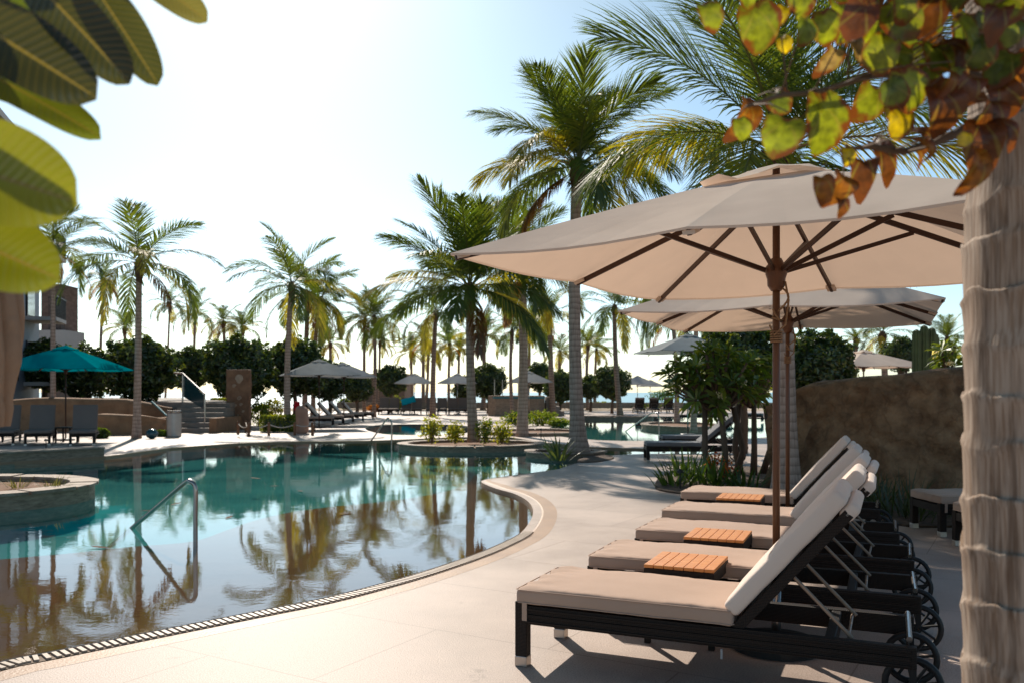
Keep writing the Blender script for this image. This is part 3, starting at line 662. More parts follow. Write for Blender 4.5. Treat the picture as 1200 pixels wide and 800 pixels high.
def round_tree(px, py, rpx, d, label, base_z=0.0, ry=.9, var=0, group='round clipped trees', n=5200):
    c = D(px, py, d); r = rpx * d / F
    root = empty('round_tree', (c.x, c.y, base_z)); tag(root, label, 'tree', group)
    if var not in BALL:
        mb = MB(); rr = random.Random(40 + var)
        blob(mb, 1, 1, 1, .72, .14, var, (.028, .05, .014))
        leafcloud(mb, ballfn(1, 1, 1, .17, var, .70), n, .085, (.04, .072, .018), rr, c2=(.13, .16, .03), p2=.22)  # sunlit clusters painted in: some leaves get a brighter green
        o = mb.build('crown', 'leaf', root); BALL[var] = o.data
    else:
        o = bpy.data.objects.new('crown', BALL[var]); COL.objects.link(o); o.parent = root
    o.location = (0, 0, c.z - base_z); o.scale = (r, r, r * ry); o.rotation_euler = (0, 0, U(0, 6))
    t = MB(); h = c.z - base_z
    t.tube([(0, 0, 0), (.05, .02, h * .35), (-.03, 0, h * .75), (0, 0, h)], [.13, .10, .09, .08], 8)
    for k in range(3):
        a = U(0, 6.28); t.tube([(0, 0, h * .45), (math.cos(a) * r * .35, math.sin(a) * r * .35, h * .8)], [.06, .04], 6)
    t.build('trunk', 'bark', root, smooth=True)
    return root

# ---- coconut palms
p1 = G(555, 517.5, .1)
palm(p1, D(551, 338, p1.y).z, 0, p1.y, 'tall palm rising from the oval stone island between yellow shrubs', 0, wpx=12.5, lean=-.1, mb=crown(24, 3.3, 100, 101, .12, 1, ll=.80, full=.68, sp=88, w=.024), rot=.6)
p2 = G(678, 533)
palm(p2, D(676, 196, p2.y).z, 0, p2.y, 'tallest slender palm with thick swollen base beside the spiky agave', 1, wpx=17.5, flare=1.95, lean=-.03, mb=crown(26, 3.0, 105, 207, .12, 2, ll=.88, w=.023), rot=2.2)
p3 = G(612, 511)
palm(p3, D(611, 318, p3.y).z, 0, p3.y, 'palm with orange drying fronds just right of the island palm', 2, wpx=13, lean=0, mb=crown(22, 3.0, 85, 303, .4, 3, ll=.78, w=.025), rot=1.1)
pf = G(922, 581)
palm(pf, D(912, 178, pf.y).z, 0, pf.y, 'big palm behind the sand umbrellas, its wide crown at the top', 3, wpx=29, flare=1.5, lean=-.10, mb=crown(19, 3.4, 105, 404, .15, 2, ll=1.0, hangk=.95, full=.88, w=.019), rot=3.6, bow=0)
pl = [
 # base px, base py, crown px, crown py, r px, trunk px width, crown idx, label
 (160, 513, 163, 308, 92, 9.5, 0, 'tall palm behind the metal bin, left of the steps'),
 (62, 505, 62, 292, 72, 7, 3, 'dark palm partly behind the big green leaves at left'),
 (118, 485, 122, 328, 34, 4, 2, 'thin palm with dry brown fronds, left of the tall palm by the bin'),
 (146, 482, 146, 385, 30, 5, 1, 'low palm peeping over the teal umbrella'),
 (193, 478, 199, 356, 26, 3, 1, 'small far palm with a thin bent trunk'),
 (226, 478, 229, 366, 30, 4, 0, 'small far palm above the steps with glass railing'),
 (262, 480, 262, 378, 34, 5, 2, 'yellowish palm above the clipped tree left of the stone slab'),
 (284, 480, 285, 384, 30, 5, 2, 'short yellowish palm directly above the carved stone slab'),
 (337, 503, 342, 335, 72, 8.5, 0, 'mid-distance palm rising behind the clipped hedge'),
 (357, 488, 361, 345, 60, 7, 3, 'palm trunk close behind and right of the hedge palm'),
 (367, 488, 374, 352, 56, 6, 1, 'palm standing above the grey umbrellas, rightmost of its trio'),
 (388, 478, 387, 402, 28, 5, 2, 'short yellow palm between the trio and the brown building'),
 (427, 487, 427, 376, 40, 4.5, 1, 'left of two palms in front of the brown building'),
 (438, 488, 439, 372, 42, 5, 0, 'right of two palms in front of the brown building'),
 (444, 482, 445, 401, 26, 3.5, 2, 'small palm with low crown right of the brown building palms'),
 (507, 488, 511, 366, 50, 7, 3, 'palm left of the island with arching drooping fronds'),
 (483, 478, 482, 412, 30, 4, 2, 'far yellow palm above the left white umbrella'),
 (496, 479, 496, 398, 34, 5, 2, 'far yellow palm between the two distant white umbrellas'),
 (499, 477, 502, 408, 28, 4, 1, 'far palm behind the drooping palm'),
 (526, 478, 527, 402, 30, 4, 2, 'far yellow palm above the right white umbrella'),
 (536, 477, 538, 410, 26, 4, 1, 'far palm almost touching the island palm trunk'),
 (566, 480, 566, 395, 40, 6, 1, 'far palm just right of the island palm trunk'),
 (601, 490, 600, 388, 34, 5, 0, 'far palm behind the palm with orange fronds'),
 (617, 478, 620, 385, 42, 5, 2, 'far yellowing palm right of the palm with orange fronds'),
 (648, 487, 644, 368, 44, 7.5, 3, 'middle palm between the orange palm and the tallest palm'),
 (655, 477, 656, 412, 34, 5, 2, 'far yellow palm low behind the tallest palm'),
 (689, 480, 689, 404, 32, 4.5, 1, 'far palm directly right of the tallest palm'),
 (697, 478, 699, 410, 28, 4, 2, 'small far yellow palm right of the tallest palm'),
 (727, 488, 720, 360, 52, 7, 0, 'leaning palm on the edge of the far pool'),
 (793, 497, 788, 372, 48, 6.5, 1, 'palm behind the plumeria, on the island in the far pool'),
 (813, 506, 818, 352, 50, 7.5, 3, 'palm behind the plumeria, nearer of the two trunks'),
 (1036, 480, 1034, 392, 38, 9, 0, 'palm above the rock wall left of the cactus'),
 (1004, 478, 1003, 398, 20, 6, 1, 'palm trunk behind the small cream umbrella'),
 (1110, 480, 1110, 398, 38, 6, 0, 'palm crown behind the cactus at right'),
]
for bx, by, cx, cy, rp, wp, idx, lb in pl:
    bpnt = G(bx, by); d = bpnt.y; idx = {0: (0, 3, 5), 1: (1, 3, 4), 2: (2, 6, 4), 3: (3, 5, 1)}[idx][int(bx) % 3]
    if bx > 1000: 
        d = 42 if bx != 1110 else 36; bpnt = Vector(((bx - CX) / F * d, d, 0))
    ct = D(cx, cy, d)
    palm(bpnt, ct.z, rp, d, lb, idx, wpx=wp, lean=ct.x - bpnt.x, tm='trunkfar' if d > 40 else 'trunk', squash=U(.85, 1.05))

# ---- round clipped trees
TZ = 1.1
for px, py, rp, d, z, v, lb in [
  (52, 428, 36, 42, TZ, 0, 'clipped tree behind the left edge of the teal umbrella'),
  (100, 436, 38, 41, TZ, 1, 'dark clipped tree right behind the teal umbrella'),
  (165, 433, 46, 38, TZ, 2, 'broad clipped tree behind the tall palm trunk by the bin'),
  (224, 431, 30, 44, TZ, 0, 'clipped tree behind the glass stair railing'),
  (281, 431, 45, 38.5, 0, 1, 'wide clipped tree behind the carved stone slab'),
  (345, 430, 42, 42, 0, 2, 'clipped tree behind the hedge palm and left grey umbrella'),
  (386, 446, 28, 46, 0, 0, 'clipped tree under the grey umbrellas'),
  (418, 453, 18, 50, 0, 1, 'small clipped tree behind the right grey umbrella'),
  (458, 445, 19, 62, 0, 2, 'small clipped tree in front of the brown building'),
  (572, 447, 22, 60, 0, 0, 'clipped tree right of the island palm trunk'),
  (545, 455, 15, 66, 0, 1, 'clipped tree half hidden by the island palm trunk'),
  (632, 441, 18, 66, 0, 2, 'clipped tree behind the far white umbrella'),
  (656, 452, 20, 62, 0, 1, 'clipped tree left of the tallest palm trunk'),
  (692, 453, 15, 66, 0, 0, 'clipped tree right of the tallest palm trunk'),
  (717, 448, 21, 60, 0, 2, 'clipped tree behind the leaning palm'),
  (955, 428, 44, 19, 0, 0, 'dark clipped tree between umbrella poles and rock wall'),
  (870, 420, 46, 21, 0, 1, 'dark clipped tree behind the plumeria'),
  (1056, 415, 22, 30, 0, 2, 'clipped tree above the rock wall beside the cactus')]:
    round_tree(px, py, rp * (.88 if px < 400 else 1), d, lb, z, var=v)

# ---- shrubs
def shrub(name, loc, rx, ry, rz, n, size, col, label, cat, c2=None, group=None, seed=1, m='bright', stems=True, lump=.25, inner=.2, p2=.3):
    root = empty(name, loc); tag(root, label, cat, group)
    mb = MB(); rr = random.Random(seed)
    f0 = ballfn(rx, ry, rz, lump, seed, inner)
    leafcloud(mb, lambda r: (lambda q: (q[0] + Vector((0, 0, rz * .95)), q[1]))(f0(r)), n, size, col, rr, c2=c2, p2=p2, asp=.5)
    mb.build('foliage', m, root)
    if stems:
        s = MB()
        for k in range(7):
            a = rr.uniform(0, 6.28); s.tube([(0, 0, -.02), (math.cos(a) * rx * .3, math.sin(a) * ry * .3, rz * .7), (math.cos(a) * rx * .6, math.sin(a) * ry * .6, rz * 1.5)], [.02, .014, .006], 5)
        s.build('stems', 'bark', root)
    return root
YG = (.24, .27, .025); YG2 = (.36, .34, .04)
for i, (px, w, h, lb) in enumerate([(506, 13, 34, 'leftmost yellow-green croton on the oval island'), (533, 12, 26, 'croton second from left on the oval island'), (568, 12, 32, 'darker croton just right of the island palm trunk'), (588, 13, 26, 'rightmost bushy croton on the oval island')]):
    g = G(px, 518.5, .1); k = g.y / F
    shrub('croton_shrub', g, w * k, w * k, h * k * .5, 520, .05, YG if i != 2 else (.12, .19, .02), lb, 'shrub', YG2, 'crotons on the island', 60 + i, inner=.1)
for px, py, w, h, c, lb in [(607, 499, 19, 18, (.06, .11, .015), 'dark green bush left of the orange palm planter'), (636, 498, 18, 18, (.13, .19, .02), 'bright bush behind the palm with orange fronds'), (654, 499, 14, 10, (.14, .2, .02), 'low bright bush by the tallest palm')]:
    g = G(px, py); k = g.y / F
    shrub('green_bush', g, w * k, w * k * .7, h * k * .5, 900, .07, c, lb, 'bush', YG, 'bushes behind the planter', int(px), inner=.4)
def hedge(px0, px1, y0, yb, label, seed, col=(.10, .14, .02), c2=(.30, .30, .03), depth=.8, n=2600, name='clipped_hedge', size=.045):
    g0 = G(px0, yb); g1 = G(px1, yb); d = g0.y; h = (yb - y0) * d / F; w = g1.x - g0.x
    root = empty(name, ((g0.x + g1.x) / 2, d + depth / 2, 0)); tag(root, label, 'hedge')
    mb = MB(); rr = random.Random(seed)
    mb.rbox((0, 0, h * .45), (w * .86, depth * .8, h * .82), min(.15, h * .2)); mb.c = [(.035, .06, .012)] * len(mb.f); mb.hasc = True
    def fn(r):
        f = r.choice((0, 0, 1, 2, 2, 3)); u = r.uniform(-1, 1); v = r.uniform(-1, 1)
        if f == 0: p, nn = Vector((u * w / 2, -depth / 2, (v + 1) / 2 * h)), Vector((0, -1, 0))
        elif f == 1: p, nn = Vector((u * w / 2, depth / 2, (v + 1) / 2 * h)), Vector((0, 1, 0))
        elif f == 2: p, nn = Vector((u * w / 2, v * depth / 2, h)), Vector((0, 0, 1))
        else: p, nn = Vector((math.copysign(w / 2, u), v * depth / 2, r.random() * h)), Vector((math.copysign(1, u), 0, 0))
        p = p * 1.0 - nn * r.uniform(0, .12) + nn * .06 * noise.noise(p * 3)
        return p, nn
    leafcloud(mb, fn, n, size, col, rr, c2=c2, p2=.3)
    mb.build('foliage', 'bright', root)
    return root
hedge(304, 345, 486, 506, 'low clipped yellow-green hedge behind the rope fence', 5)
hedge(247, 268, 477, 500, 'dark low hedge between the steps and stone slab', 6, col=(.05, .09, .015), c2=(.12, .16, .02))
hedge(246, 268, 466, 494, 'taller yellow-green hedge behind the dark one by the steps', 7, col=(.14, .18, .02))
for px, py, w, h, c, lb in [(303, 498, 14, 30, (.12, .17, .02), 'leafy shrub right beside the carved stone slab'), (318, 492, 16, 26, (.16, .17, .02), 'shrub with orange blossoms behind the clipped hedge'), (117, 513, 10, 12, (.07, .11, .02), 'small shrub right of the teal umbrella loungers'), (190, 511, 8, 7, (.08, .13, .02), 'small plant left of the metal bin'), (80, 480, 16, 14, (.25, .30, .02), 'bright shrub under the teal umbrella'),
      (440, 482, 9, 9, (.30, .12, .04), 'rust coloured shrub left of the far loungers'), (404, 478, 8, 12, (.10, .14, .02), 'green shrub behind the grey loungers'), (465, 482, 14, 18, (.10, .12, .03), 'shrub behind the lounger with turquoise towel'), (585, 478, 12, 8, (.22, .10, .04), 'rusty shrub beside the far stone steps'), (700, 477, 24, 7, (.12, .14, .03), 'low hedge plants beyond the far pool'), (670, 478, 16, 7, (.24, .12, .05), 'brownish low plants beyond the far pool'), (760, 479, 26, 7, (.09, .12, .02), 'low green plants in front of the three far loungers'), (775, 470, 16, 14, (.05, .10, .02), 'sparse shrub against the sea right of the far umbrella')]:
    g = G(px, py); k = g.y / F
    shrub('garden_shrub', g, w * k, w * k * .7, h * k * .5, 700, .05 + .0009 * g.y, c, lb, 'shrub', (c[0] * 1.6, c[1] * 1.5, c[2]), None, int(px) + 3, inner=.4)

def spiky(name, loc, n, L, w, col, label, seed, spread=.8, cat='plant'):
    rr = random.Random(seed); mb = MB()
    for i in range(n):
        a = rr.uniform(0, 6.28); e = R(rr.uniform(35, 85)) ; l = L * rr.uniform(.6, 1.1)
        o = Vector((math.cos(a) * rr.uniform(0, spread * .3), math.sin(a) * rr.uniform(0, spread * .3), 0))
        h = Vector((math.cos(a), math.sin(a), 0)); s = Vector((-h.y, h.x, 0))
        k = rr.uniform(.7, 1.3); c = (col[0] * k, col[1] * k, col[2] * k); P = o; prev = None; vs = []
        for j in range(5):
            t = j / 4; ww = w * (1 - t ** 1.6) * (.6 + t * .8 if t < .5 else 1)
            e2 = e - t * R(30); vs += [P - s * ww, P + Vector((0, 0, -.3 * ww)) - h * .0, P + s * ww]
            P = P + (h * math.cos(e2) + Vector((0, 0, math.sin(e2)))) * l / 4
        mb.add(vs, [f for j in range(4) for f in ((3 * j, 3 * j + 1, 3 * j + 4, 3 * j + 3), (3 * j + 1, 3 * j + 2, 3 * j + 5, 3 * j + 4))], c)
    o = mb.build(name, 'leaf', None, loc=loc); tag(o, label, cat); return o
spiky('agave', G(655, 539), 30, .75, .035, (.10, .13, .05), 'spiky agave at the foot of the tallest palm', 3)
for i, (px, py, L, lb) in enumerate([(790, 569, .55, 'strap-leaved plant at the front left of the plumeria bed'), (812, 566, .7, 'strap-leaved plant in the middle of the plumeria bed'), (838, 571, .6, 'strap-leaved plant right of the orange flowers'), (872, 573, .5, 'strap-leaved plant beside the umbrella pole'), (800, 558, .6, 'strap-leaved plant at the back of the plumeria bed')]):
    spiky('strap_leaf_plant', G(px, py), 34, L, .028, (.06, .11, .02), lb, 20 + i, 1.2)
for i, (px, py, L, lb) in enumerate([(1020, 592, .6, 'grassy clump left at the foot of the rock wall'), (1045, 602, .7, 'grassy clump in the middle at the foot of the rock wall'), (1068, 608, .6, 'grassy clump nearest the pale stool by the rock wall')]):
    spiky('grass_clump', G(px, py), 70, L, .012, (.045, .065, .02), lb, 30 + i, 1.6)
for px, py, s, lb, n in [(62, 574, .16, 'small round tuft left in the round stone planter', 60), (20, 571, .14, 'small tuft at the rear of the round stone planter', 40)]:
    spiky('grass_tuft', G(px, py, .12), n, s * 1.6, .008, (.13, .13, .05), lb, n, .5)
# orange flowers in the bed
fr = random.Random(8)
for i, (px, py, lb) in enumerate([(838, 539, 'orange blossom cluster left in the bed, the taller one'), (852, 548, 'orange blossom cluster to the right of the taller one')]):
    root = empty('flower_cluster', G(px, 566)); tag(root, lb, 'flowers', None)
    c = D(px, py, root.location.y) - root.location
    mb = MB(); leafcloud(mb, lambda r: (c + Vector((r.gauss(0, .075), r.gauss(0, .06), r.gauss(0, .075))), Vector((0, 0, 1))), 70, .035, (.62, .17, .01), fr, c2=(.5, .06, .01), p2=.3); mb.build('blossoms', 'petal', root)
    s = MB()
    for k in range(5): s.tube([(fr.uniform(-.05, .05), 0, 0), c + Vector((fr.uniform(-.1, .1), 0, -.05))], [.006, .004], 4)
    s.build('stalks', 'cactus', root)

# ---- plumeria tree in the bed
def plumeria(base, label, seed, crown_c, crown_r, nb=26, L=.30):
    rr = random.Random(seed); root = empty('plumeria_tree', base); tag(root, label, 'tree')
    tb = MB(); lf = MB(); fl = MB()
    cc = crown_c - Vector(base)
    for s0 in ((-.18, 0), (.25, .15), (.02, -.1)):
        tb.tube([(s0[0], s0[1], 0), (s0[0] * 1.6, s0[1], .5), (s0[0] * 1.2 + cc.x * .5, s0[1] + cc.y * .5, cc.z * .75)], [.07, .055, .045], 8)
    for k in range(nb):
        v = Vector((rr.gauss(0, 1), rr.gauss(0, 1), rr.gauss(.25, .8))).normalized()
        q = rr.uniform(.35, 1) ** .6
        e = cc + Vector((v.x * crown_r[0], v.y * crown_r[1], v.z * crown_r[2])) * q
        st = Vector((cc.x * .5, cc.y * .5, cc.z * .72)); tb.tube([st, st.lerp(e, .5) + Vector((0, 0, -.05)), e], [.035, .026, .018], 6)
        ax = (v + Vector((0, 0, 1.1))).normalized()
        for j in range(13):
            a = j * 2.4; o1 = ax.orthogonal().normalized(); o1 = Matrix.Rotation(a, 3, ax) @ o1
            dd = (o1 * .9 + ax * rr.uniform(.0, .9)).normalized(); l = L * rr.uniform(.65, 1.1); w = l * .12
            sd = dd.cross(ax).normalized(); c = vary((.085, .135, .02), .3) if rr.random() < .7 else (.19, .22, .025)
            p0 = e + dd * .02; dr = Vector((0, 0, -.03 * l / .3)); m1 = p0 + dd * l * .45 + dr * .3; tp = p0 + dd * l + dr * 2
            up = Vector((0, 0, .018))
            lf.add([p0, m1 - sd * w + up, m1, m1 + sd * w + up, p0 + dd * l * .8 + dr - sd * w * .8 + up, p0 + dd * l * .8 + dr, p0 + dd * l * .8 + dr + sd * w * .8 + up, tp],
                   [(0, 2, 1), (0, 3, 2), (1, 2, 5, 4), (2, 3, 6, 5), (4, 5, 7), (5, 6, 7)], c)
        if k % 6 == 0:
            for j in range(5):
                leafcloud(fl, lambda r: (e + ax * .12 + Vector((r.gauss(0, .03), r.gauss(0, .03), r.gauss(0, .03))), ax), 5, .03, (.75, .68, .55), rr)
    tb.build('trunk', 'bark', root, smooth=True); lf.build('crown', 'leaf', root); fl.build('blossoms', 'petal', root)
    return root
bp_ = G(846, 563)
plumeria(bp_, 'plumeria tree with long glossy leaves in the bed behind the loungers', 4, D(836, 448, bp_.y), (.80, .6, .66), 64)
bq_ = G(880, 557)
plumeria(bq_, 'second plumeria, behind the front umbrella pole', 5, D(880, 445, bq_.y), (.6, .5, .6), 34)
br_ = Vector(((1112 - CX) / F * 14, 14, 0))
plumeria(br_, 'plumeria leaves showing over the rock wall beside the ringed trunk', 6, D(1122, 418, 14), (.35, .35, .25), 14, .26)

# ---- cactus
root = empty('column_cactus', (D(1085, 0, 17).x, 17, 0)); tag(root, 'group of tall ribbed cactus columns behind the rock wall', 'cactus')
for px, top in ((1074, 386), (1083, 381), (1092, 384), (1099, 390), (1078, 400)):
    x = D(px, 0, 17).x - root.location.x; h = D(0, top, 17).z; mb = MB(); n = 20; prof = []
    vs = []; fs = []; zs = [0, h * .5, h - .12, h - .03, h]; rs = [1, 1, 1, .7, .15]
    for z, q in zip(zs, rs):
        for k in range(n): a = 2 * PI * k / n; r = (.085 if k % 2 else .06) * q; vs.append((x + r * math.cos(a), (px % 3) * .12 + r * math.sin(a), z))
    for i in range(4):
        for k in range(n): fs.append((i * n + k, i * n + (k + 1) % n, (i + 1) * n + (k + 1) % n, (i + 1) * n + k))
    mb.add(vs, fs); mb.build('column', 'cactus', root)

# ------------------------------------------------------------------ sculpted rock wall at right
def rockwall(name, plan, tops, thick, label, m='rock', amp=.16, seed=0, cat='wall'):
    pts = smoothpoly([Vector((p.x, p.y)) for p in plan], 14 if amp < .15 else 40, closed=False)
    n = len(pts); vs = []; fs = []; prof = 26 if amp < .15 else 70
    for i, p in enumerate(pts):
        a = pts[max(0, i - 1)]; c = pts[min(n - 1, i + 1)]; t = (c - a).normalized(); nr = Vector((t.y, -t.x))
        if nr.y > 0: nr = -nr
        s = i / (n - 1) * (len(tops) - 1); k = min(int(s), len(tops) - 2); q = s - k; q = q * q * (3 - 2 * q); h = tops[k] * (1 - q) + tops[k + 1] * q
        for j in range(prof + 1):
            u = j / prof
            if u < .42: z = h * u / .42 * .95; off = -.0
            elif u < .58: th = (u - .42) / .16 * PI; z = h * .95 + math.sin(th) * h * .05; off = -(1 - math.cos(th)) / 2 * thick
            else: z = h * .95 * (1 - (u - .58) / .42); off = -thick
            base = Vector((p.x, p.y, z)) + Vector((nr.x, nr.y, 0)) * (off + (.18 * (1 - z / h) ** 2 if off == 0 else 0))
            q3 = base * 1.3 + Vector((seed, 0, 0))
            dsp = amp * noise.noise(q3) + amp * .6 * (1 - 2.2 * abs(noise.noise(q3 * 1.7 + Vector((9, 2, noise.noise(q3 * 2)))))) + amp * .3 * noise.noise(q3 * 5.5) + amp * .16 * abs(noise.noise(q3 * 13))
            g = 1 if off == 0 else (.3 if off > -thick else -1)
            vs.append(base + Vector((nr.x, nr.y, .15)) * dsp * g)
    m_ = prof + 1
    for i in range(n - 1):
        for j in range(prof): fs.append((i * m_ + j, (i + 1) * m_ + j, (i + 1) * m_ + j + 1, i * m_ + j + 1))
    fs.append(tuple(range(m_))); fs.append(tuple((n - 1) * m_ + j for j in range(m_ - 1, -1, -1)))
    mb = MB(); mb.add(vs, fs); o = mb.build(name, m, None, smooth=True); tag(o, label, cat); return o
rockwall('rock_wall', [Vector((4.1, 13.6)), Vector((4.6, 12.9)), Vector((5.2, 12.2)), Vector((6.4, 11.7)), Vector((8.2, 11.2)), Vector((11, 11))], [1.35, 1.68, 1.74, 1.86, 1.7, 1.6], .6, 'curving wall of sculpted brown rock behind the loungers')

# ------------------------------------------------------------------ planters
def ring_planter(name, cx, cy, rx, ry, h, wall, label, z0=-.3, lobes=0.0, soilz=None, cat='planter', a0=0, capw=.05):
    root = empty(name, (cx, cy, 0)); tag(root, label, cat); n = 72
    def pt(k, e=0):
        a = 2 * PI * k / n; q = 1 + lobes * math.sin(3 * a + 1); return ((rx + e) * q * math.cos(a), (ry + e) * q * math.sin(a))
    w = MB(); o1 = [pt(k) for k in range(n)]; i1 = [pt(k, -wall) for k in range(n)]
    vs = [(p[0], p[1], z0) for p in o1] + [(p[0], p[1], h - .045) for p in o1] + [(p[0], p[1], h - .045) for p in i1] + [(p[0], p[1], z0) for p in i1]
    w.add(vs, [(j * n + k, j * n + (k + 1) % n, (j + 1) * n + (k + 1) % n, (j + 1) * n + k) for j in range(3) for k in range(n)])
    w.build('wall', 'stonewall', root, smooth=False)
    if z0 < -.5:
        t_ = MB(); o2 = [pt(k, .004) for k in range(n)]
        t_.add([(p[0], p[1], -.37) for p in o2] + [(p[0], p[1], -.06) for p in o2], [(k, (k + 1) % n, n + (k + 1) % n, n + k) for k in range(n)]); t_.build('submerged_shade', 'teal', root)  # teal skin over the wall, shadow below the waterline put into its colour
    c = MB(); rr = random.Random(int(cx * 10)); k = 0
    while k < n:
        m = min(rr.choice((3, 4, 5)), n - k); zz = rr.uniform(-.008, .008)
        g = .12
        outl = [pt(k + g + (m - 2 * g) * j / m, capw + rr.uniform(-.012, .012)) for j in range(m + 1)] + [pt(k + g + (m - 2 * g) * j / m, -wall - .03) for j in range(m, -1, -1)]
        c.prism(outl, h - .043, h + zz); k += m
    c.build('capstones', 'stonecap', root, bevel=.008)
    s = MB(); s.prism([pt(k, -wall * .5) for k in range(n)], z0, (h - .08) if soilz is None else soilz); s.build('soil', 'soil', root)
    return root
ring_planter('round_planter', -7.80, 12.2, 1.72, 1.5, .19, .30, 'round low stone planter standing in the pool at left', z0=-1.1)
gi = G(553, 519, .1)
ring_planter('island_planter', (552 - CX) / F * 23.7, 23.75, 2.0, 1.65, .11, .22, 'oval stone-edged island planter in the pool around a palm', z0=-1.1)
ring_planter('palm_planter', 1.25, 20.7, .95, .85, .09, .2, 'low stone planter around the base of the tallest palm', z0=-1.1, lobes=.06)
g6 = G(628, 507); ring_planter('bush_planter', g6.x, g6.y - .5, 1.75, 1.9, .12, .2, 'low curved planter around the palm with orange fronds')
g7 = G(800, 500); ring_planter('pool_planter', g7.x, g7.y, 1.7, 3.0, .14, .25, 'oval planter island in the far pool', z0=-1.0)
g8 = G(722, 490); ring_planter('edge_planter', g8.x, g8.y + .5, 2.2, 1.4, .14, .25, 'low planter around the leaning palm by the far pool')
# low wall at far left edge
b = MB(); L0 = G(-120, 549); L1 = G(0, 541); L2 = G(122, 534)
plan = [v2(L0), v2(L1), v2(L2)]
out = offset(plan, .0); out2 = offset(plan, .55)
s_ = 1 if out2[0].y > out[0].y else -1
out2 = offset(plan, .55 * s_)
b.prism(out + list(reversed(out2)), -.4, .17); root = empty('low_pool_wall', (0, 0, 0)); tag(root, 'low dark stone wall along the far left pool edge', 'wall'); b.build('wall', 'stonewall', root)
pw = offset(plan, -.004 * s_); b = MB(); b.add([(p.x, p.y, -.37) for p in pw] + [(p.x, p.y, -.06) for p in pw], [(0, 1, 4, 3), (1, 2, 5, 4)]); b.build('submerged_shade', 'teal', root)  # teal skin again, underwater shadow painted on this wall
b = MB(); b.prism(offset(plan, -.05 * s_) + list(reversed(offset(plan, .6 * s_))), .172, .215); b.build('capstones', 'stonecap', root, bevel=.01)
# planting bed mulch
bed_ = smoothpoly([v2(G(*p)) for p in [(768, 572), (800, 579), (850, 583), (930, 585), (950, 574), (938, 555), (890, 548), (820, 549), (780, 556)]], 4)
b = MB(); b.prism(bed_, -.02, .03); tag(b.build('planting_bed', 'mulch'), kind='structure')
b = MB(); b.prism(smoothpoly([v2(G(*p)) for p in [(1000, 590), (1040, 612), (1090, 618), (1160, 612), (1160, 585), (1020, 575)]], 4), -.02, .025); tag(b.build('rock_bed', 'mulch'), kind='structure')
b = MB(); b.prism(smoothpoly([v2(G(*p)) for p in [(676, 541), (700, 541), (719, 537), (712, 533.5), (690, 534)]], 4), -.01, .02); tag(b.build('palm_bed', 'mulch'), kind='structure')

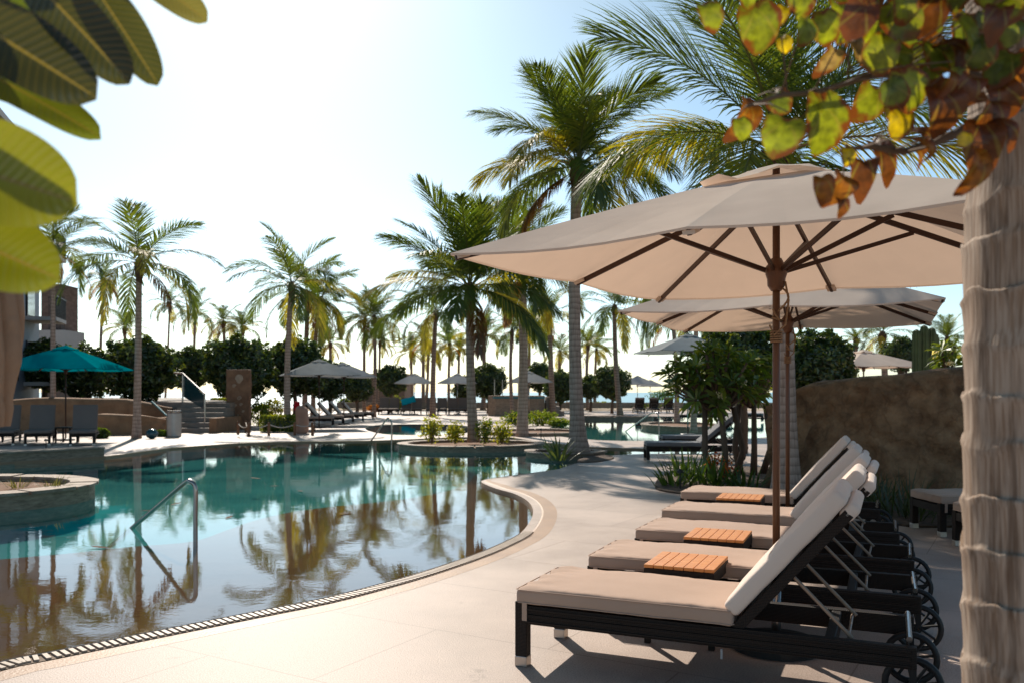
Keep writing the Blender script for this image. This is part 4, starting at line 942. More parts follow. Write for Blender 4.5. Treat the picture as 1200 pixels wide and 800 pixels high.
# ------------------------------------------------------------------ sun loungers
LW = .66
def make_lounger(seat_m, back_m, label, ang=49, frame='wicker', detailed=True, strapless=False):
    """foot end at x=0, head at x=2, width along y 0..LW"""
    root = empty('sun_lounger'); tag(root, label, 'sun lounger')
    f = MB()
    for y in (.03, LW - .03):
        f.box((1.0, y, .285), (1.99, .05, .102))
    for x in (.03, 1.15, 1.62): f.box((x, LW / 2, .29), (.05, LW - .10, .08))
    fo = f.build('frame', frame, root, bevel=.006)
    t = MB()
    for y in (.003, .058 + LW - .06 - .003):
        for k in range(3): t.tube([(0.04, y if y < .1 else LW - .003, .250 + k * .034), (1.97, y if y < .1 else LW - .003, .250 + k * .034)], .008, 5)
    t.build('woven_trim', frame, root)
    for y in (.035, LW - .035):
        l = MB(); l.box((.035, y, .205), (.068, .068, .30)); lo = l.build('leg', frame, root, bevel=.005)
        c = MB(); c.box((.035, y, .029), (.07, .07, .056)); c.build('foot_cap', 'alu', lo, bevel=.004)
    for y in (.105, LW - .105):
        w = MB(); M = Matrix.Rotation(PI / 2, 3, 'X'); n = 28; vs = []; fs = []
        for r, dy in ((.132, -.018), (.136, 0), (.132, .018), (.107, .018), (.104, 0), (.107, -.018)):
            for k in range(n): a = 2 * PI * k / n; vs.append((1.98 + r * math.cos(a), y + dy, .137 + r * math.sin(a)))
        for i in range(6):
            for k in range(n): fs.append((i * n + k, i * n + (k + 1) % n, ((i + 1) % 6) * n + (k + 1) % n, ((i + 1) % 6) * n + k))
        w.add(vs, fs)
        wo = w.build('wheel', 'blackmetal', root, smooth=True)
        sp = MB()
        for k in range(8):
            a = k * PI / 4 + .2; sp.tube([(1.98, y, .137), (1.98 + .112 * math.cos(a), y, .137 + .112 * math.sin(a))], .008, 5)
        sp.tube([(1.98, y - .03, .137), (1.98, y + .03, .137)], .024, 10)
        sp.build('spokes', 'blackmetal', wo)
    a = MB(); a.tube([(1.98, .06, .137), (1.98, LW - .06, .137)], .009, 8); a.build('axle', 'steel', root)
    a = MB()
    a.tube([(1.965, .07, .355), (1.965, LW - .07, .355)], .014, 10); a.build('handle_bar', 'steel', root)
    for y in (.07, LW - .07):
        a = MB(); a.box((1.98, y, .19), (.03, .02, .14)); a.build('wheel_bracket', 'blackmetal', root)
    # seat cushion
    s = MB()
    def dsp(p):
        q = p.copy(); u = p.x / .575; v = p.y / (LW / 2)
        q.z += (.012 * (1 - u * u) * (1 - v * v) if p.z > 0 else 0) + .006 * noise.noise(Vector((p.x * 3, p.y * 5, 0))) + (.030 * noise.noise(Vector((p.x * 6, p.y * 17, 5))) * max(0, -u - .62) / .38 if p.z > 0 else 0) + .004 * noise.noise(Vector((p.x * 17, p.y * 9, 1))) * (1 if abs(v) > .7 or abs(u) > .85 else .3)
        q.y += .005 * noise.noise(Vector((p.x * 6, 0, 3)))
        return q
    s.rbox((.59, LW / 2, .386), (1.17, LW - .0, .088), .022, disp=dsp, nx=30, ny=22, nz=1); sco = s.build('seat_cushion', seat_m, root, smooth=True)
    if detailed:
        pz = MB(); Y0, Y1, X0, X1 = -.001, LW + .001, .004, 1.176
        for zz in (.352, .419):
            loop = [(X0 + .02, Y0, zz), (X1 - .02, Y0, zz), (X1, Y0 + .02, zz), (X1, Y1 - .02, zz), (X1 - .02, Y1, zz), (X0 + .02, Y1, zz), (X0, Y1 - .02, zz), (X0, Y0 + .02, zz), (X0 + .02, Y0, zz)]
            pz.tube(loop, .0035, 5, cap=False)
        pz.build('piping', seat_m, sco, smooth=True)
    # tilted back
    A = R(ang); hx, hz = 1.16, .345
    M = Matrix(((math.cos(A), 0, -math.sin(A)), (0, 1, 0), (math.sin(A), 0, math.cos(A))))
    def T(p): return M @ Vector(p) + Vector((hx, 0, hz))
    bf = MB()
    for y in (.045, LW - .045): bf.box(T((.40, y, -.03)), (.80, .05, .05), M)
    for x in (.05, .30, .55, .78): bf.box(T((x, LW / 2, -.03)), (.05, LW - .14, .03), M)
    for k in range(12): bf.box(T((.08 + k * .058, LW / 2, -.012)), (.03, LW - .14, .006), M)
    bf.build('back_frame', frame, root, bevel=.005)
    bc = MB()
    def dsp2(p):
        q = p.copy(); u = p.x / .41; v = p.y / (LW / 2)
        if p.z > 0: q.z += .016 * (1 - u * u) * (1 - v * v)
        q.z += .006 * noise.noise(Vector((p.x * 4, p.y * 5, 7))) + .004 * noise.noise(Vector((p.x * 11, p.y * 12, 4)))
        q.x += .006 * noise.noise(Vector((p.y * 6, p.z * 9, 2)))
        return q
    bc.rbox(T((.447, LW / 2, .050)), (.80, LW, .085), .026, M, disp=dsp2, nx=18, ny=14, nz=1)
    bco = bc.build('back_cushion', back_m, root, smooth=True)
    fl = MB(); fl.rbox(T((.805, LW / 2, -.028)), (.10, LW - .04, .07), .03, M, nx=4, ny=10, nz=1); fl.build('head_flap', back_m, bco, smooth=True)
    if detailed:
        pp = MB(); y0 = .004
        pp.tube([T((.0, -.0 + .01, .09)), T((.0, LW - .01, .09))], .006, 6); pp.build('piping', back_m, bco)
        st = MB(); st.box((.06, -.003, .305), (.028, .004, .10)); st.build('strap', seat_m, root)
        st = MB(); st.box((.06, LW + .003, .305), (.028, .004, .10)); st.build('strap', seat_m, root)
        tg = MB(); tg.box((1.12, -.003, .205), (.01, .004, .05)); tg.build('care_tag', 'canvaspale', root)
    for y in (.10, LW - .10):
        a = MB(); a.tube([T((.38, y, -.055)), (1.72, y, .325)], .010, 7); so = a.build('support_strut', 'bronze', root)
    for x in (1.70,):
        a = MB(); a.tube([(x, .10, .325), (x, LW - .10, .325)], .008, 7); a.build('strut_rod', 'bronze', root)
    return root
AX = math.atan2(-.406, .914)
def place(o, x, y, rz, label=None, group=None, z=0, s=1):
    o.location = (x, y, z); o.rotation_euler = (0, 0, rz); o.scale = (s, s, s)
    if label: o['label'] = label
    if group: o['group'] = group
    return o
L_A = make_lounger('taupe', 'taupelit', 'nearest taupe sun lounger, its whole dark wicker side in view')
GRP = 'row of taupe loungers under the sand umbrellas'
spots = [(.014, 4.70, L_A['label']), (.494, 5.66, 'second nearest taupe lounger, between the two nearer slatted tables'), (.96, 6.74, 'middle taupe lounger of the row, right behind the second slatted table'), (1.36, 7.85, 'fourth taupe lounger from the camera, in front of the farthest slatted table'), (1.82, 9.3, 'farthest taupe lounger, beside the planting bed')]
protoA = None
for i, (x, y, lb) in enumerate(spots):
    o = L_A if i == 0 else copy_tree(L_A)
    place(o, x, y, AX + (0, .01, -.012, .008, 0)[i], lb, GRP)
def make_table(label):
    root = empty('slatted_table'); tag(root, label, 'side table')
    for k in range(7):
        s = MB(); s.box((-.18 + .06 * k, 0, .462), (.0565, .46, .02)); s.build('slat', 'slat', root, bevel=.003)
    f = MB()
    for y in (-.215, .215): f.box((0, y, .415), (.42, .03, .07))
    for x in (-.195, .195): f.box((x, 0, .415), (.03, .40, .07))
    f.build('frame', 'wicker', root, bevel=.004)
    for x in (-.19, .19):
        for y in (-.21, .21):
            l = MB(); l.box((x, y, .19), (.035, .035, .38)); l.build('leg', 'wicker', root, bevel=.003)
    return root
tb0 = make_table('nearest slatted orange teak side table with dark legs')
g = 'slatted side tables between the taupe loungers'
def Tpos(px, py): return G(px, py, .47)
for i, (px, py, lb) in enumerate([(805, 656, tb0['label']), (842, 625, 'middle slatted orange teak side table'), (868, 581, 'farthest slatted orange teak side table, beyond the fourth lounger')]):
    o = tb0 if i == 0 else copy_tree(tb0); p = Tpos(px, py); place(o, p.x, p.y, AX + .02 * i, lb, g)
# two loungers by the ringed trunk, feet to the left
for x, y, rz, lb in [(4.42, 8.85, .02, 'pale lounger foot end showing left of the ringed trunk, farther one'), (4.33, 7.75, .03, 'lounger corner just peeping out beside the ringed trunk, nearer one')]:
    o = copy_tree(L_A); place(o, x, y, rz, lb, 'loungers behind the ringed trunk')
# dark pair
L_B = make_lounger('greyc', 'greyc', 'dark grey lounger left of the plumeria, the nearer of two', 40, detailed=False)
gd = G(757, 541); place(L_B, gd.x, gd.y - .1, -.05, group='pair of dark loungers beside the plumeria')
o = copy_tree(L_B); gd = G(778, 531); place(o, gd.x, gd.y + .2, -.05, 'dark grey lounger left of the plumeria, the farther of two')
# teal umbrella group: foot towards the camera
L_C = make_lounger('greyback', 'greyback', 'grey lounger right of the teal umbrella pole', 62, detailed=False)
gt = 'grey loungers under the teal umbrella'
for i, (px, lb) in enumerate([(102, L_C['label']), (50, 'grey lounger left of the teal umbrella pole'), (8, 'grey lounger at the far left edge behind the folded umbrella')]):
    o = L_C if i == 0 else copy_tree(L_C); q = G(px, 521)
    place(o, q.x + LW / 2, q.y - .2, PI / 2 + .40, lb, gt)
# five loungers facing right
gg = 'five loungers under the pair of grey umbrellas'
names = ['first from the left', 'second from the left', 'third from the left', 'fourth from the left', 'rightmost']
for i in range(5):
    o = copy_tree(L_A); q = G(392 + i * 11.5, 498.5 - i * 1.9); place(o, q.x, q.y, PI + .12, 'beige-backed lounger under the grey umbrellas, %s' % names[i], gg)
    for ch in o.children:
        if ch.name.startswith('back_cushion'):
            pass
# far rows
gf = 'row of loungers beyond the small pool'
fn = ['leftmost', 'second from left', 'third from left', 'fourth from left', 'fifth from left', 'sixth from left', 'seventh from left', 'rightmost']
for i, px in enumerate([455, 467, 481, 494, 511, 524, 537, 549]):
    o = copy_tree(L_C); d = 56.5; place(o, (px - CX) / F * d, d, PI / 2 + .08, 'far lounger across the small pool, %s of its row' % fn[i], gf)
gf = 'three loungers by the sea'
for i, px in enumerate([741, 757.5, 774]):
    o = copy_tree(L_C); d = 62; place(o, (px - CX) / F * d, d, -PI / 2, 'lounger against the sea, %s' % ['left of the far umbrella pole', 'middle of three, right of the far umbrella pole', 'right one of three'][i], gf, z=0)
for i, px in enumerate([845, 858, 895]):
    o = copy_tree(L_B); d = 44; place(o, (px - CX) / F * d, d, PI - .4, 'far lounger seen behind the plumeria trunks, %s' % ['leftmost', 'middle', 'rightmost'][i], 'loungers behind the plumeria')

# ------------------------------------------------------------------ umbrellas
def canopy_mb(a, ze, zp, t0=.16, nr=9, sag=.03, edge_sag=.02, hem=.0):
    mb = MB(); ring = []
    per = []
    m = 6
    for side in range(4):
        c0 = [(-a, -a), (a, -a), (a, a), (-a, a)][side]; c1 = [(a, -a), (a, a), (-a, a), (-a, -a)][side]
        for k in range(2 * m):
            t = k / (2 * m); per.append((c0[0] + (c1[0] - c0[0]) * t, c0[1] + (c1[1] - c0[1]) * t, (k % m) / m))
    n = len(per); vs = []; fs = []
    for j in range(nr + 1):
        t = t0 + (1 - t0) * j / nr
        for (x, y, q) in per:
            bl = math.sin(PI * q)
            pull = 1 - edge_sag * bl * (t ** 3)
            z = zp - (zp - ze) * t + .015 * math.sin(PI * t) - sag * bl * math.sin(PI * min(1, t * 1.0) * .55) * t
            vs.append((x * t * pull, y * t * pull, z))
    for j in range(nr):
        for k in range(n): fs.append((j * n + k, j * n + (k + 1) % n, (j + 1) * n + (k + 1) % n, (j + 1) * n + k))
    if hem:
        o = len(vs)
        for k in range(n): p = vs[nr * n + k]; vs.append((p[0] * .998, p[1] * .998, p[2] - hem))
        for k in range(n): fs.append((nr * n + k, nr * n + (k + 1) % n, o + (k + 1) % n, o + k))
    mb.add(vs, fs)
    return mb
def make_umbrella(a, ze, zp, m, pm, label, detail=True, pole_r=.024, rope=True, base=True):
    root = empty('patio_umbrella'); tag(root, label, 'umbrella')
    canopy_mb(a, ze, zp, hem=.012 if detail else .02).build('canopy', m, root, smooth=False)
    v = MB(); k = .25 if detail else .2
    n = 24; vs = []; fs = []
    rr = random.Random(3)
    for j in range(5):
        t = j / 4
        for q in range(n):
            s = q / n * 4; sd = int(s); f = s - sd
            c0 = [(-1, -1), (1, -1), (1, 1), (-1, 1)][sd]; c1 = [(1, -1), (1, 1), (-1, 1), (-1, -1)][sd]
            x = (c0[0] + (c1[0] - c0[0]) * f) * a * k * t; y = (c0[1] + (c1[1] - c0[1]) * f) * a * k * t
            z = zp + .035 - (zp - ze) * k * t * .98 + (rr.uniform(-.022, .022) if (detail and j > 1) else 0) + (.02 * math.sin(q * 1.9) if j == 4 else 0)
            vs.append((x, y, z))
    for j in range(4):
        for q in range(n): fs.append((j * n + q, j * n + (q + 1) % n, (j + 1) * n + (q + 1) % n, (j + 1) * n + q))
    v.add(vs, fs); v.build('vent_cap', m, root, smooth=True)
    p = MB(); p.tube([(0, 0, .05), (0, 0, 1.2), (0, 0, zp + .015)], pole_r, 16); po = p.build('pole', pm, root, smooth=True)
    if detail:
        q = MB(); q.tube([(0, 0, .0), (0, 0, .34)], pole_r * 1.28, 16); q.build('steel_sleeve', 'steel', po, smooth=True)
    hb = MB(); hz = ze - .06
    hb.lathe([(.03, -.10), (.05, -.07), (.052, -.03), (.062, 0), (.062, .04), (.045, .06), (.03, .09)], (0, 0, hz)); ch = MB(); ch.lathe([(.03, -.05), (.055, -.03), (.055, .03), (.03, .05)], (0, 0, zp - .08)); ch.build('crown_hub', pm, root, smooth=True)
    hb.build('runner_hub', pm, root, smooth=True)
    dirs = [(1, 1), (-1, 1), (-1, -1), (1, -1), (1, 0), (-1, 0), (0, 1), (0, -1)]
    for dx, dy in dirs:
        r = MB(); e = Vector((dx * a * .985, dy * a * .985, ze - .012)); s = Vector((dx * .04, dy * .04, zp - .09))
        t = (e - s).normalized(); sd = Vector((-t.y, t.x, 0)).normalized(); up = t.cross(sd)
        M = Matrix((t, sd, up)).transposed(); L = (e - s).length
        r.box((s + e) / 2 - Vector((0, 0, .012)), (L, .018, .03), M); ro = r.build('rib', 'ribwood', root)
        st = MB(); h0 = Vector((dx * .05, dy * .05, hz + .02)); h1 = s.lerp(e, .46) - Vector((0, 0, .03)); t = (h1 - h0).normalized(); sd = Vector((-t.y, t.x, 0)).normalized(); up = t.cross(sd)
        st.box((h0 + h1) / 2, ((h1 - h0).length, .016, .026), Matrix((t, sd, up)).transposed()); st.build('strut', 'ribwood', root)
        if detail:
            pk = MB(); pk.box(e - t * .0 - Vector((dx * .03, dy * .03, .0)), (.07, .06, .02), M); pk.build('rib_pocket', m, ro)
    if detail and rope:
        rp = MB()
        pts = [Vector((.03 + .05 * math.sin(k * .55), -.02 + .01 * math.cos(k), hz - .08 - .022 * k)) for k in range(9)]
        pts += [Vector((.05 - .02 * k, -.035, hz - .28 + .008 * k * k)) for k in range(4)]
        rp.tube(pts, .006, 6)
        rp.tube([(.055, -.01, hz - .05), (.075, -.01, hz - .16), (.06, -.02, hz - .3), (.0, -.04, hz - .36), (-.03, -.03, hz - .30)], .006, 6)
        for k in range(5): rp.tube([(.032 * math.cos(t_), .032 * math.sin(t_), hz - .34 - .014 * k) for t_ in [j * PI / 6 for j in range(13)]], .006, 5)
        rp.build('rope', 'rope', root, smooth=True)
    if base:
        bb = MB(); bb.lathe([(.26, 0), (.26, .035), (.24, .05), (.06, .055), (.045, .06)], (0, 0, .004), 32); bb.build('base_plate', 'blackmetal', root, smooth=False)
    return root
UM = make_umbrella(1.36, 2.25, 2.80, 'canvas', 'polewood', 'nearest large sand-coloured square umbrella with dark wooden ribs', pole_r=.0215)
place(UM, 1.55, 5.03, R(-33.7 + 0), group='big sand umbrellas over the loungers')
o = copy_tree(UM); place(o, 2.78, 8.65, R(-24), 'second sand-coloured umbrella, seen beneath the nearest one', 'big sand umbrellas over the loungers')
UG = make_umbrella(1.5, 2.22, 2.85, 'canvasgrey', 'ribwood', 'left of the two grey umbrellas over five loungers', detail=False)
q = D(374, 459, 36); place(UG, q.x, q.y, R(20), group='pair of grey umbrellas')
o = copy_tree(UG); q = D(403, 459, 40); place(o, q.x, q.y, R(8), 'right of the two grey umbrellas over five loungers')
UP = make_umbrella(1.3, 2.1, 2.75, 'canvaspale', 'steel', 'distant white umbrella left of the drooping palm', detail=False)
gu = 'distant white umbrellas'
for i, (px, d, rz, lb) in enumerate([(486, 58, 3, 'distant white umbrella left of the drooping palm'), (536, 58, 2, 'distant white umbrella left of the island palm trunk'), (620, 52, 4, 'distant white umbrella behind the palm with orange fronds'), (747, 66, 0, 'distant umbrella over the three loungers by the sea'), (762, 88, 0, 'smallest umbrella, farthest out beside the sea')]):
    o = UP if i == 0 else copy_tree(UP); place(o, (px - CX) / F * d, d, R(rz + 40 * 0), lb, gu)
o = make_umbrella(1.5, 2.9, 3.5, 'canvasgrey', 'steel', 'dark grey umbrella half hidden behind the plumeria', detail=False); q = D(806, 459, 30); place(o, q.x, q.y, R(10))
o = make_umbrella(1.3, 2.3, 2.8, 'canvas', 'polewood', 'small cream umbrella behind the rock wall', detail=False); q = D(1012, 459, 27); place(o, q.x, q.y, R(12), z=0)
o = make_umbrella(1.52, 2.22, 2.92, 'canvasteal', 'ribwood', 'teal umbrella over grey loungers at left', detail=False); q = D(77, 459, 26.7); place(o, q.x, q.y, R(4))

# folded umbrella at the left edge
root = empty('folded_umbrella', (D(-26, 0, 2.5).x, 2.5, 0)); tag(root, 'folded taupe umbrella tied up at the left edge of the picture', 'umbrella')
mb = MB(); n = 132; vs = []; fs = []; zs = [i / 40 for i in range(41)]
for s in zs:
    z = 2.45 - s * 1.05
    rr0 = .030 + .066 * math.sin(min(1, s * 1.15) * PI * .62) * (1 if s < .82 else 1 - (s - .82) * 2.2)
    if s > .93: rr0 *= 1.08
    for k in range(n):
        a = 2 * PI * k / n + .8 * s
        r = rr0 * (1 + .42 * (abs(math.sin(5.5 * a + 1.5 * math.sin(3 * s))) ** .6) * (.4 + .6 * s) - .2 + .10 * math.sin(3 * a + 9 * s) + .12 * noise.noise(Vector((math.cos(a) * 2, math.sin(a) * 2, s * 5))))
        vs.append((r * math.cos(a), r * math.sin(a), z))
for j in range(40):
    for k in range(n): fs.append((j * n + k, j * n + (k + 1) % n, (j + 1) * n + (k + 1) % n, (j + 1) * n + k))
mb.add(vs, fs); mb.build('folded_canopy', 'canvasold', root, smooth=True)
for dx, z0, z1 in ((.075, 1.47, 1.08), (.055, 1.43, 1.2)):
    t = MB(); t.tube([(dx, -.06, z0), (dx + .012, -.07, (z0 + z1) / 2), (dx - .02, -.06, z1)], [.020, .016, .004], 7, flat=.5); t.build('hanging_strap', 'canvasold', root, smooth=True)
p = MB(); p.tube([(0, 0, .02), (0, 0, 2.5)], .022, 12); p.build('pole', 'polewood', root, smooth=True)
p = MB(); p.lathe([(.25, 0), (.25, .04), (.05, .06)], (0, 0, .002), 28); p.build('base_plate', 'blackmetal', root)

# ------------------------------------------------------------------ pool hand rails
def rail(name, pts, r, label, m='steel'):
    sm = []
    P = [Vector(p) for p in pts]
    def q(i): return P[max(0, min(len(P) - 1, i))]
    for i in range(len(P) - 1):
        for k in range(6):
            t = k / 6; p0, p1, p2, p3 = q(i - 1), q(i), q(i + 1), q(i + 2)
            sm.append(.5 * ((2 * p1) + (-p0 + p2) * t + (2 * p0 - 5 * p1 + 4 * p2 - p3) * t * t + (-p0 + 3 * p1 - 3 * p2 + p3) * t ** 3))
    sm.append(P[-1]); b = MB(); b.tube(sm, r, 12); o = b.build(name, m, None, smooth=True); tag(o, label, 'handrail'); return o
w1 = G(155, 618, -.045); w2 = G(229, 634, -.045)
tA = D(216, 566, (w1.y * .12 + w2.y * .88)); tB = D(228, 567.5, w2.y)
dirv = (w1 - tA)
rail('pool_handrail', [w1 + dirv * 1.0, w1, w1.lerp(tA, .5), tA, D(223, 563.5, w2.y * .985 + w1.y * .015), D(229, 572, w2.y), Vector((w2.x, w2.y, .25)), w2, Vector((w2.x, w2.y, -1.12))], .024, 'bent steel pool handrail rising from the water at left')
w1 = G(434, 517, -.045); w2 = G(459, 523, -.045)
rail('pool_handrail', [w1 + Vector((-.3, .05, -.3)), w1, D(452, 492, w2.y + .2), D(456, 490.5, w2.y), D(459, 496, w2.y), Vector((w2.x, w2.y, .2)), w2, Vector((w2.x, w2.y, -1.1))], .022, 'thin steel pool handrail at the far edge near the island')
w1 = G(733, 505, -.045); w2 = G(748, 512, -.045)
rail('pool_handrail', [w1, D(755, 489, 31), D(763, 484, 30.5), D(770, 484, 30), D(772, 492, 30), Vector((D(772, 0, 30).x, 30, -.5))], .022, 'arched pool handrail in the far pool')
# ------------------------------------------------------------------ left garden: terrace, steps, bin, slab, fence
terr = [Vector(p) for p in ((-60, 33.5), (-19.5, 33.0), (-17.5, 33.6), (-15.2, 34.6), (-13.3, 34.55), (-11.3, 34.55), (-12.5, 38), (-24, 62), (-60, 62))]
b = MB(); b.prism(terr, -.1, 1.1); tag(b.build('raised_terrace', 'step'), kind='structure')
def V(*a): return Vector(a)
rockwall('terrace_wall', [V(-24, 32.2), V(-20, 32.0), V(-17.6, 32.4), V(-15.2, 33.2), V(-13.5, 34.1)], [1.0, 1.15, 1.3, 1.25, .9], .55, 'tan sculpted retaining wall behind the teal umbrella loungers', 'sandrock', .12, 3)
rockwall('garden_wall', [V(-15.2, 30.4), V(-14.4, 30.0), V(-13.2, 30.2), V(-12.4, 30.8)], [.6, .75, .7, .55], .5, 'low tan rock wall behind the tall palm by the bin', 'sandrock', .10, 5)
root = empty('stone_steps', G(240, 507)); tag(root, 'flight of stone steps between the metal bin and the stone slab', 'steps')
sx = -12.1 - root.location.x; y0 = 31.6 - root.location.y
for k in range(6):
    s = MB(); s.box((sx, y0 + .25 + .46 * k + (3.0 - .46 * k) / 2 * 1 - .25, .18 * k + .09), (1.9, 3.0 - .46 * k, .18)); s.build('step', 'step', root, bevel=.015)
for sxx in (-1.1, 1.1):
    s = MB(); s.prism([(sx + sxx - .13, y0 - .1), (sx + sxx + .13, y0 - .1), (sx + sxx + .13, y0 + 3.0), (sx + sxx - .13, y0 + 3.0)], 0, .55); s.build('side_wall', 'sandrock', root, bevel=.02)
root = empty('glass_railing', (-11.6, 33.8, 1.1)); tag(root, 'teal tinted glass stair railing with slim steel post', 'railing')
b = MB(); pT = D(214, 437, 35.3) - root.location; pB = D(240, 461, 32.2) - root.location
b.tube([pT + V(-.35, 0, 0.02), pT, pB], .035, 8); b.build('top_rail', 'steel', root)
b = MB(); b.tube([pT, V(pT.x, pT.y, -.0)], .04, 8); b.build('post', 'steel', root)
b = MB(); b.tube([pB, V(pB.x, pB.y, -.75)], .03, 8); b.build('post', 'steel', root)
b = MB(); b.add([pT + V(.02, 0, -.06), pB + V(0, 0, -.06), pB + V(0, 0, -.60), pT + V(.02, 0, -.95), pT + V(.02, .02, -.06), pB + V(0, .02, -.06), pB + V(0, .02, -.60), pT + V(.02, .02, -.95)], [(0, 1, 2, 3), (7, 6, 5, 4), (0, 4, 5, 1), (2, 6, 7, 3)]); b.build('glass_panel', 'glassrail', root)
root = empty('stair_handrail', (-12.9, 32, 0)); tag(root, 'blue-grey stair handrail sloping down towards the metal bin', 'handrail')
b = MB(); a1 = D(178, 470, 34) - root.location; a2 = D(196, 487, 31.4) - root.location; b.tube([a1, a2], .035, 8); b.tube([a1, V(a1.x, a1.y, .0)], .03, 8); b.tube([a2, V(a2.x, a2.y, 0)], .03, 8); b.build('rail', 'tealpaint', root)
g = G(204, 511); root = empty('litter_bin', g); tag(root, 'cylindrical pale metal litter bin at the foot of the steps', 'litter bin')
b = MB(); b.lathe([(.215, 0), (.235, .02), (.235, .78), (.225, .8)], n=28); b.build('body', 'binm', root, smooth=False)
b = MB(); b.lathe([(.245, .80), (.25, .86), (.235, .885), (.12, .89), (.11, .86)], n=28); b.build('rim', 'steel', root)
g = G(280, 502.5); root = empty('stone_slab', g, R(4)); tag(root, 'upright carved brown stone slab with shell and starfish reliefs', 'monument')
b = MB()
def dn(p): return p + Vector((0, 0, 0)) + Vector((.02, .03, .01)) * noise.noise(p * 4)
b.rbox((0, 0, 1.2), (.93, .32, 2.42), .03, disp=dn, nx=10, ny=4, nz=24); b.build('slab', 'slab', root, smooth=True)
st = MB(); pts = []
for k in range(10): a = PI / 2 + k * PI / 5; r = .17 if k % 2 == 0 else .06; pts.append((r * math.cos(a), r * math.sin(a)))
vs = [(p[0], -.175, .45 + p[1]) for p in pts] + [(0, -.215, .45)] + [(p[0], -.15, .45 + p[1]) for p in pts]
st.add(vs, [(k, (k + 1) % 10, 10) for k in range(10)] + [(k, 11 + k, 11 + (k + 1) % 10, (k + 1) % 10) for k in range(10)]); st.build('starfish_relief', 'relief', root)
sh = MB(); pts = [(0, -.16), (-.05, -.14)] + [(.16 * math.cos(a), .05 + .17 * math.sin(a) * (1 if k % 2 else .92)) for k, a in enumerate([PI + .2 - j * (PI + .4) / 12 for j in range(13)])] + [(.05, -.14)]
vs = [(p[0] + .05, -.17, 2.0 + p[1]) for p in pts] + [(.05, -.21, 2.0)]; sh.add(vs, [(k, (k + 1) % len(pts), len(pts)) for k in range(len(pts))]); sh.build('shell_relief', 'relief', root)
for x, z, r in ((-.15, 1.75, .07), (.05, 1.25, .09), (.12, 1.0, .06), (-.12, .95, .07), (.2, .72, .05)):
    c = MB(); pts = [V(x + (r * (1 - j / 16)) * math.cos(j * .8), -.172, z + (r * (1 - j / 16)) * math.sin(j * .8)) for j in range(17)]; c.tube(pts, [.022 * (1 - j / 20) for j in range(17)], 6); c.build('spiral_relief', 'relief', root)
# rope fence
root = empty('rope_fence', G(320, 509.5)); tag(root, 'low rope fence on wooden posts around the hedge', 'fence'); O = root.location
posts = [G(279, 508), G(288, 506), G(291.5, 510.5), G(315, 509.5), G(345.5, 509.5), G(366, 509.5), G(352, 504), G(368, 505)]
for p in posts:
    b = MB(); q = p - O; b.tube([q, q + V(0, 0, .42), q + V(0, 0, .46)], [.05, .05, .03], 10); b.build('post', 'postwood', root)
for i, j in ((0, 2), (2, 3), (3, 4), (4, 5), (1, 2), (4, 6), (5, 7)):
    a = posts[i] - O + V(0, 0, .38); c = posts[j] - O + V(0, 0, .38)
    b = MB(); b.tube([a.lerp(c, t / 8) - V(0, 0, .12 * math.sin(PI * t / 8) * min(1, (a - c).length)) for t in range(9)], .017, 6); b.build('rope', 'ropepale', root, smooth=True)
# boulder and red towel
g = G(349, 508); b = MB()
n = 0
def bd(p): return p * (1 + .16 * noise.noise(p * 2.3))
b.rbox((0, 0, .48), (.42, .6, 1.04), .2, disp=bd, nx=4, ny=4, nz=6, k=4); o = b.build('boulder', 'boulder', None, smooth=True, loc=g + V(.05, .4, 0)); tag(o, 'tall rounded pinkish boulder at the right end of the hedge', 'boulder')
g = G(353, 499); b = MB(); b.rbox((0, 0, .0), (.26, .12, .4), .05, disp=bd); o = b.build('red_towel', 'red', None, smooth=True, loc=V(g.x, 36.9, .90)); tag(o, 'red towel hung over the first lounger back beside the boulder', 'towel')
# glazed ball light by the palm
b = MB(); b.lathe([(.05, 0), (.15, .05), (.19, .14), (.17, .24), (.10, .30), (.03, .32)], n=20); o = b.build('ceramic_pot', 'glassrail', None, smooth=True, loc=G(178, 513.5)); tag(o, 'dark teal rounded ceramic pot between tall palm and bin', 'pot')
# small table between teal loungers
g = G(78, 518); root = empty('side_table', g); tag(root, 'small dark side table under the teal umbrella', 'side table')
b = MB(); b.box((0, 0, .45), (.5, .5, .04)); b.build('table_top', 'wicker', root)
for x in (-.21, .21):
    for y in (-.21, .21): l = MB(); l.box((x, y, .215), (.04, .04, .43)); l.build('leg', 'wicker', root)
# towel on far lounger
b = MB()
def wv(p): return p + Vector((0, .05 * noise.noise(p * 3), .06 * noise.noise(p * 4)))
b.rbox((0, 0, 0), (.95, .18, .42), .06, disp=wv, nx=8, ny=2, nz=4); q = D(478, 470, 57.3); o = b.build('beach_towel', 'bluetowel', None, smooth=True, loc=(q.x, q.y + .25, q.z + .05)); o.rotation_euler = (0, R(-18), 0); tag(o, 'turquoise towel draped over a far lounger', 'towel')
# floating dry leaves
lf0 = None
for i, (px, py) in enumerate([(172, 598), (206, 590), (300, 560), (322, 569), (352, 575), (432, 547), (268, 606), (118, 641), (405, 601)]):
    g = G(px, py, -.04)
    if lf0 is None:
        mb = MB(); mb.add([(-.10, 0, 0), (-.03, -.03, .004), (.05, -.025, .006), (.11, 0, .012), (.05, .028, .006), (-.03, .03, .004), (0, 0, -.002)], [(0, 1, 6), (1, 2, 6), (2, 3, 6), (3, 4, 6), (4, 5, 6), (5, 0, 6)], None); o = mb.build('floating_leaf', 'boots'); lf0 = o
    else: o = lf0.copy(); COL.objects.link(o)
    o.location = g; o.rotation_euler = (0, 0, i * 1.3); s_l = 1.0 + .15 * (i % 3); o.scale = (s_l,) * 3
    tag(o, 'small dry brown leaf floating on the pool water', 'leaf', 'dry leaves floating in the pool')
